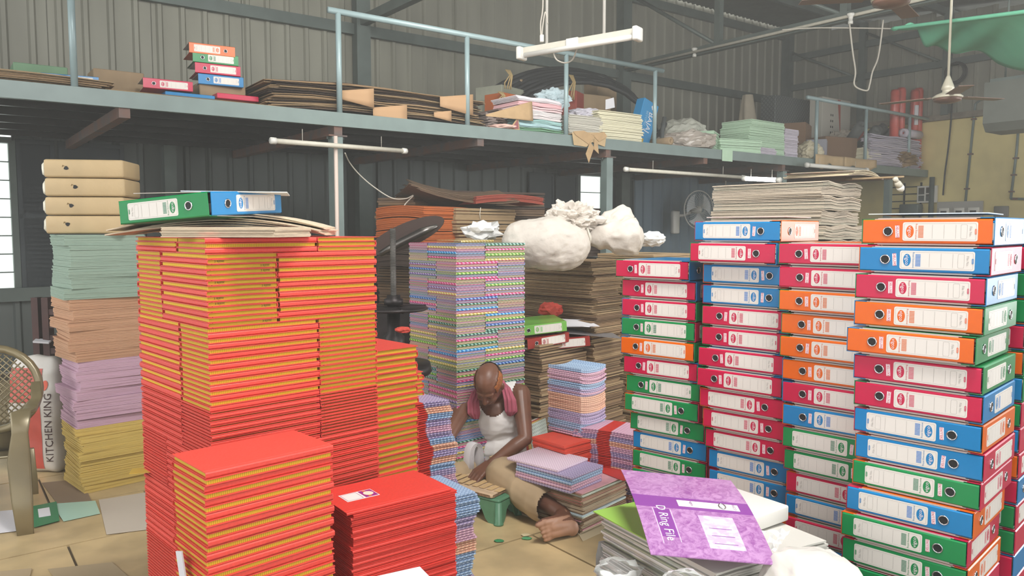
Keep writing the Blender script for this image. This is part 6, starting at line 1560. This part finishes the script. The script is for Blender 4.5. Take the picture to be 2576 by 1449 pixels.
# green cloth under the roof
m_tarp = mat('green_cloth', (112,196,160), .8, var=.05, scale=3, bump=.1)
T0, T1, T2_, T3 = A(2246,72,8.6), A(2640,22,6.6), A(2680,230,7.4), A(2560,176,8.2)
def tf(u, v):
    top = T0*(1-u)+T1*u; bot = T0*(1-u)+T3*u if u < .8 else (T0*.2+T3*.8)*((1-u)/.2)+T2_*((u-.8)/.2)
    p = top*(1-v)+bot*v; return p + Vector((0,0,.05*math.sin(u*14)*v*(1-u)+.04*math.sin(u*23+v*5)*v - .10*math.sin(PI*u)*v*0)) + Vector((0,.12*math.sin(u*9+v*4)*v,0))
mb = MB(); mb.grid(tf, 50, 14); o = tag(mb.obj('green_cloth', m_tarp, None), 'green cloth canopy stretched under the roof at the upper right', 'cloth'); o.modifiers.new('s', 'SOLIDIFY').thickness = .004
mb = MB(); mb.tube([tf(k/40, 0) for k in range(41)], .02, 6); q = mb.obj('hem', m_tarp, o)
# grey duct box on the right
db = thing('air_duct', 'grey sheet metal duct box at the right edge of the yellow wall', 'duct', A(2600, 262, 8.8)); db.rotation_euler = (0,0,RE+PI)
mb = MB(); mb.ext([(-.3,-.20),(-.3,.26),(.3,.26),(.3,-.20),(.22,-.29),(-.22,-.29)][::-1], -.40, .40); mb.obj('duct_body', mat('galvanised_grey', (100,104,98), .6, .1, var=.06, scale=5), db, (0,0,0), PI/2 if False else 0)
MB().box(-.36, .36, -.26, .26, .26, .30).obj('duct_flange', m_steel_dk, db)
for x in (-.3,.3): MB().tube([(x,0,.3),(x,0,2.2)], .012, 6).obj('hanger_rod', m_steel_dk, db)
# things on the yellow wall
def EW(px, z, out=.02): 
    e = E(px); return W(SE, TB, 0) - N*e - U*out + Vector((0,0,z))
def EH(px, py):
    d = (px-1288)/F_PX; return A(px, py, SE/(U.x*d+U.y)).z
def epipe(lab, pts, r=.02, m=m_steel):
    ps = [EW(p[0], EH(p[0], p[1]), .03) for p in pts]; o = thing('wall_conduit', lab, 'pipe', ps[0]); MB().tube([p-ps[0] for p in ps], r, 8).obj('pipe', m, o)
    for i in range(1, len(ps)-1):
        pass
    a, b = ps[-2]-ps[0], ps[-1]-ps[0]
    for f in (.15, .5, .85): MB().box(-.04, .04, -.02, .03, -.012, .012).obj('saddle_clip', m_rust, o, a*(1-f)+b*f, RE)
epipe('grey conduit pipe down the middle of the yellow wall', [(2500,243), (2450,252), (2438,262), (2424,512)])
epipe('grey conduit pipe at the right of the yellow wall', [(2548,300), (2546,380), (2537,500)])
epipe('grey conduit pipe running along low on the yellow wall', [(2537,500), (2620,502)])
wire('black_cable', [EW(2385,4.0,.1), EW(2384,3.4,.1), EW(2380,2.9,.1), EW(2376,2.5,.12), EW(2372,2.1,.1)], .014, m_bcab, 'black cable running down the yellow wall beside the deck end')
mb = MB()
for k in range(3): mb.tube([(.18*math.cos(2*PI*q/20)*(1-.08*k), -.03*k, .18*math.sin(2*PI*q/20)*(1-.05*k)) for q in range(20)], .016, 6, closed=True)
tag(mb.obj('cable_coil', m_bcab, None, EW(2392, EH(2392,186), .12), RE), 'black cable coil hanging on the end wall behind the fan', 'cable')
sw = thing('switch_board', 'grey switch board with breakers low on the yellow wall', 'switch board', EW(2420, EH(2420,530), .06), RE)
MB().box(-.42, .32, -.02, .02, -.20, .16).obj('back_board', mat('grey_board_panel', (172,170,164), .6), sw)
for x in (-.28, -.03, .20): 
    q = MB().rbox((.17,.06,.14), .008, 2, 0, TR(x,-.05,-.02)).obj('breaker_box', m_white, sw); MB().box(x-.05, x+.05, -.084, -.08, -.05, .0).obj('breaker_window', m_black, q)
mr_ = thing('socket_panel', 'small bright clear fronted meter panel on the wall under the deck end', 'panel', EW(2330, EH(2330,489), .06), RE)
MB().box(-.17,.17,-.02,.03,-.15,.15).obj('panel_frame', m_white, mr_)
for (x, z, w_, h_) in ((-.09,.06,.10,.12), (.05,.07,.12,.10), (-.09,-.07,.10,.10), (.06,-.06,.14,.12)): MB().box(x-w_/2,x+w_/2,-.03,-.02,z-h_/2,z+h_/2).obj('clear_cover', mat('chrome_cover', (220,225,225), .08, 1.0), mr_)
tag(MB().rbox((.22,.05,.18), .01, 1).obj('grey_box', mat('grey_wall_box', (130,128,120), .6), None, EW(2515, EH(2515,532), .03), RE), 'grey patch box low on the yellow wall at the right', 'box')
tag(MB().rbox((.34,.2,.2), .02, 2).obj('motor_box', m_steel_dk, None, EW(2300, EH(2300,528), .2), RE), 'dark grey starter box left of the switch board', 'box')
wg = thing('window_grille', 'dark barred opening behind the light bulb', 'grille', EW(2270, EH(2270,505), .02), RE)
for k in range(5): MB().box(-.34,.34,-.012,.012,-.28+.13*k,-.262+.13*k).obj('bar', m_black, wg)
for x in (-.3,0,.3): MB().box(x-.012,x+.012,-.015,.015,-.32,.32).obj('bar', m_black, wg)
lb = thing('light_bulb', 'white LED bulb on an angled holder at the right of the grey paper stack', 'lamp', A(2262, 467, 6.6)); lb.rotation_euler = (.4, -.75, 0)
MB().lathe([(0,-.062),(.022,-.055),(.032,-.030),(.030,-.005)], 18).obj('bulb_glass', m_white, lb); MB().lathe([(.030,-.005),(.026,.035),(.015,.06),(0,.06)], 18).obj('bulb_body', m_cream, lb)
MB().lathe([(.02,.055),(.022,.09),(0,.10)], 12).obj('holder', m_cream, lb)
o = tag(MB().rbox((.5, .1, .014), .003, 1, 0, TR(0,0,0), False).obj('loose_board', m_kb[2], None, A(2200, 448, 6.6), (0, -.05, .2)), 'loose board strip on the right of the grey paper stack', 'board')
for i in range(4):
    tag(link('cover_sheet', ream_mesh('cs', .72, .55, .010, 2, [mat('stack_cover_sheet', (206,190,160), .8), m_rust], .02, seed=i+300, bow=.02), None, A(2095, 452, 6.75)+Vector((0,0,.012*i)), .75+.06*i), 'curling sheet on the grey paper stack, %s' % ordn(4-i), 'paper')
# partition things right of the white sacks
tag(blob_obj('white_tissue', mat('white_tissue', (222,222,220), .6), (.2,.15,.10), 90, amp=.4, freq=2.5, sub=3, smooth=False, loc=A(1640, 622, 5.6)), 'white crumpled tissue on the stack behind the file columns', 'scrap')
wire('fan_wire', [A(1826,455,13.5), A(1822,500,13.5), A(1830,530,13.5), A(1815,560,13.5), A(1812,600,13.5)], .012, m_cab, 'white wire hanging on the wall right of the wall fan')
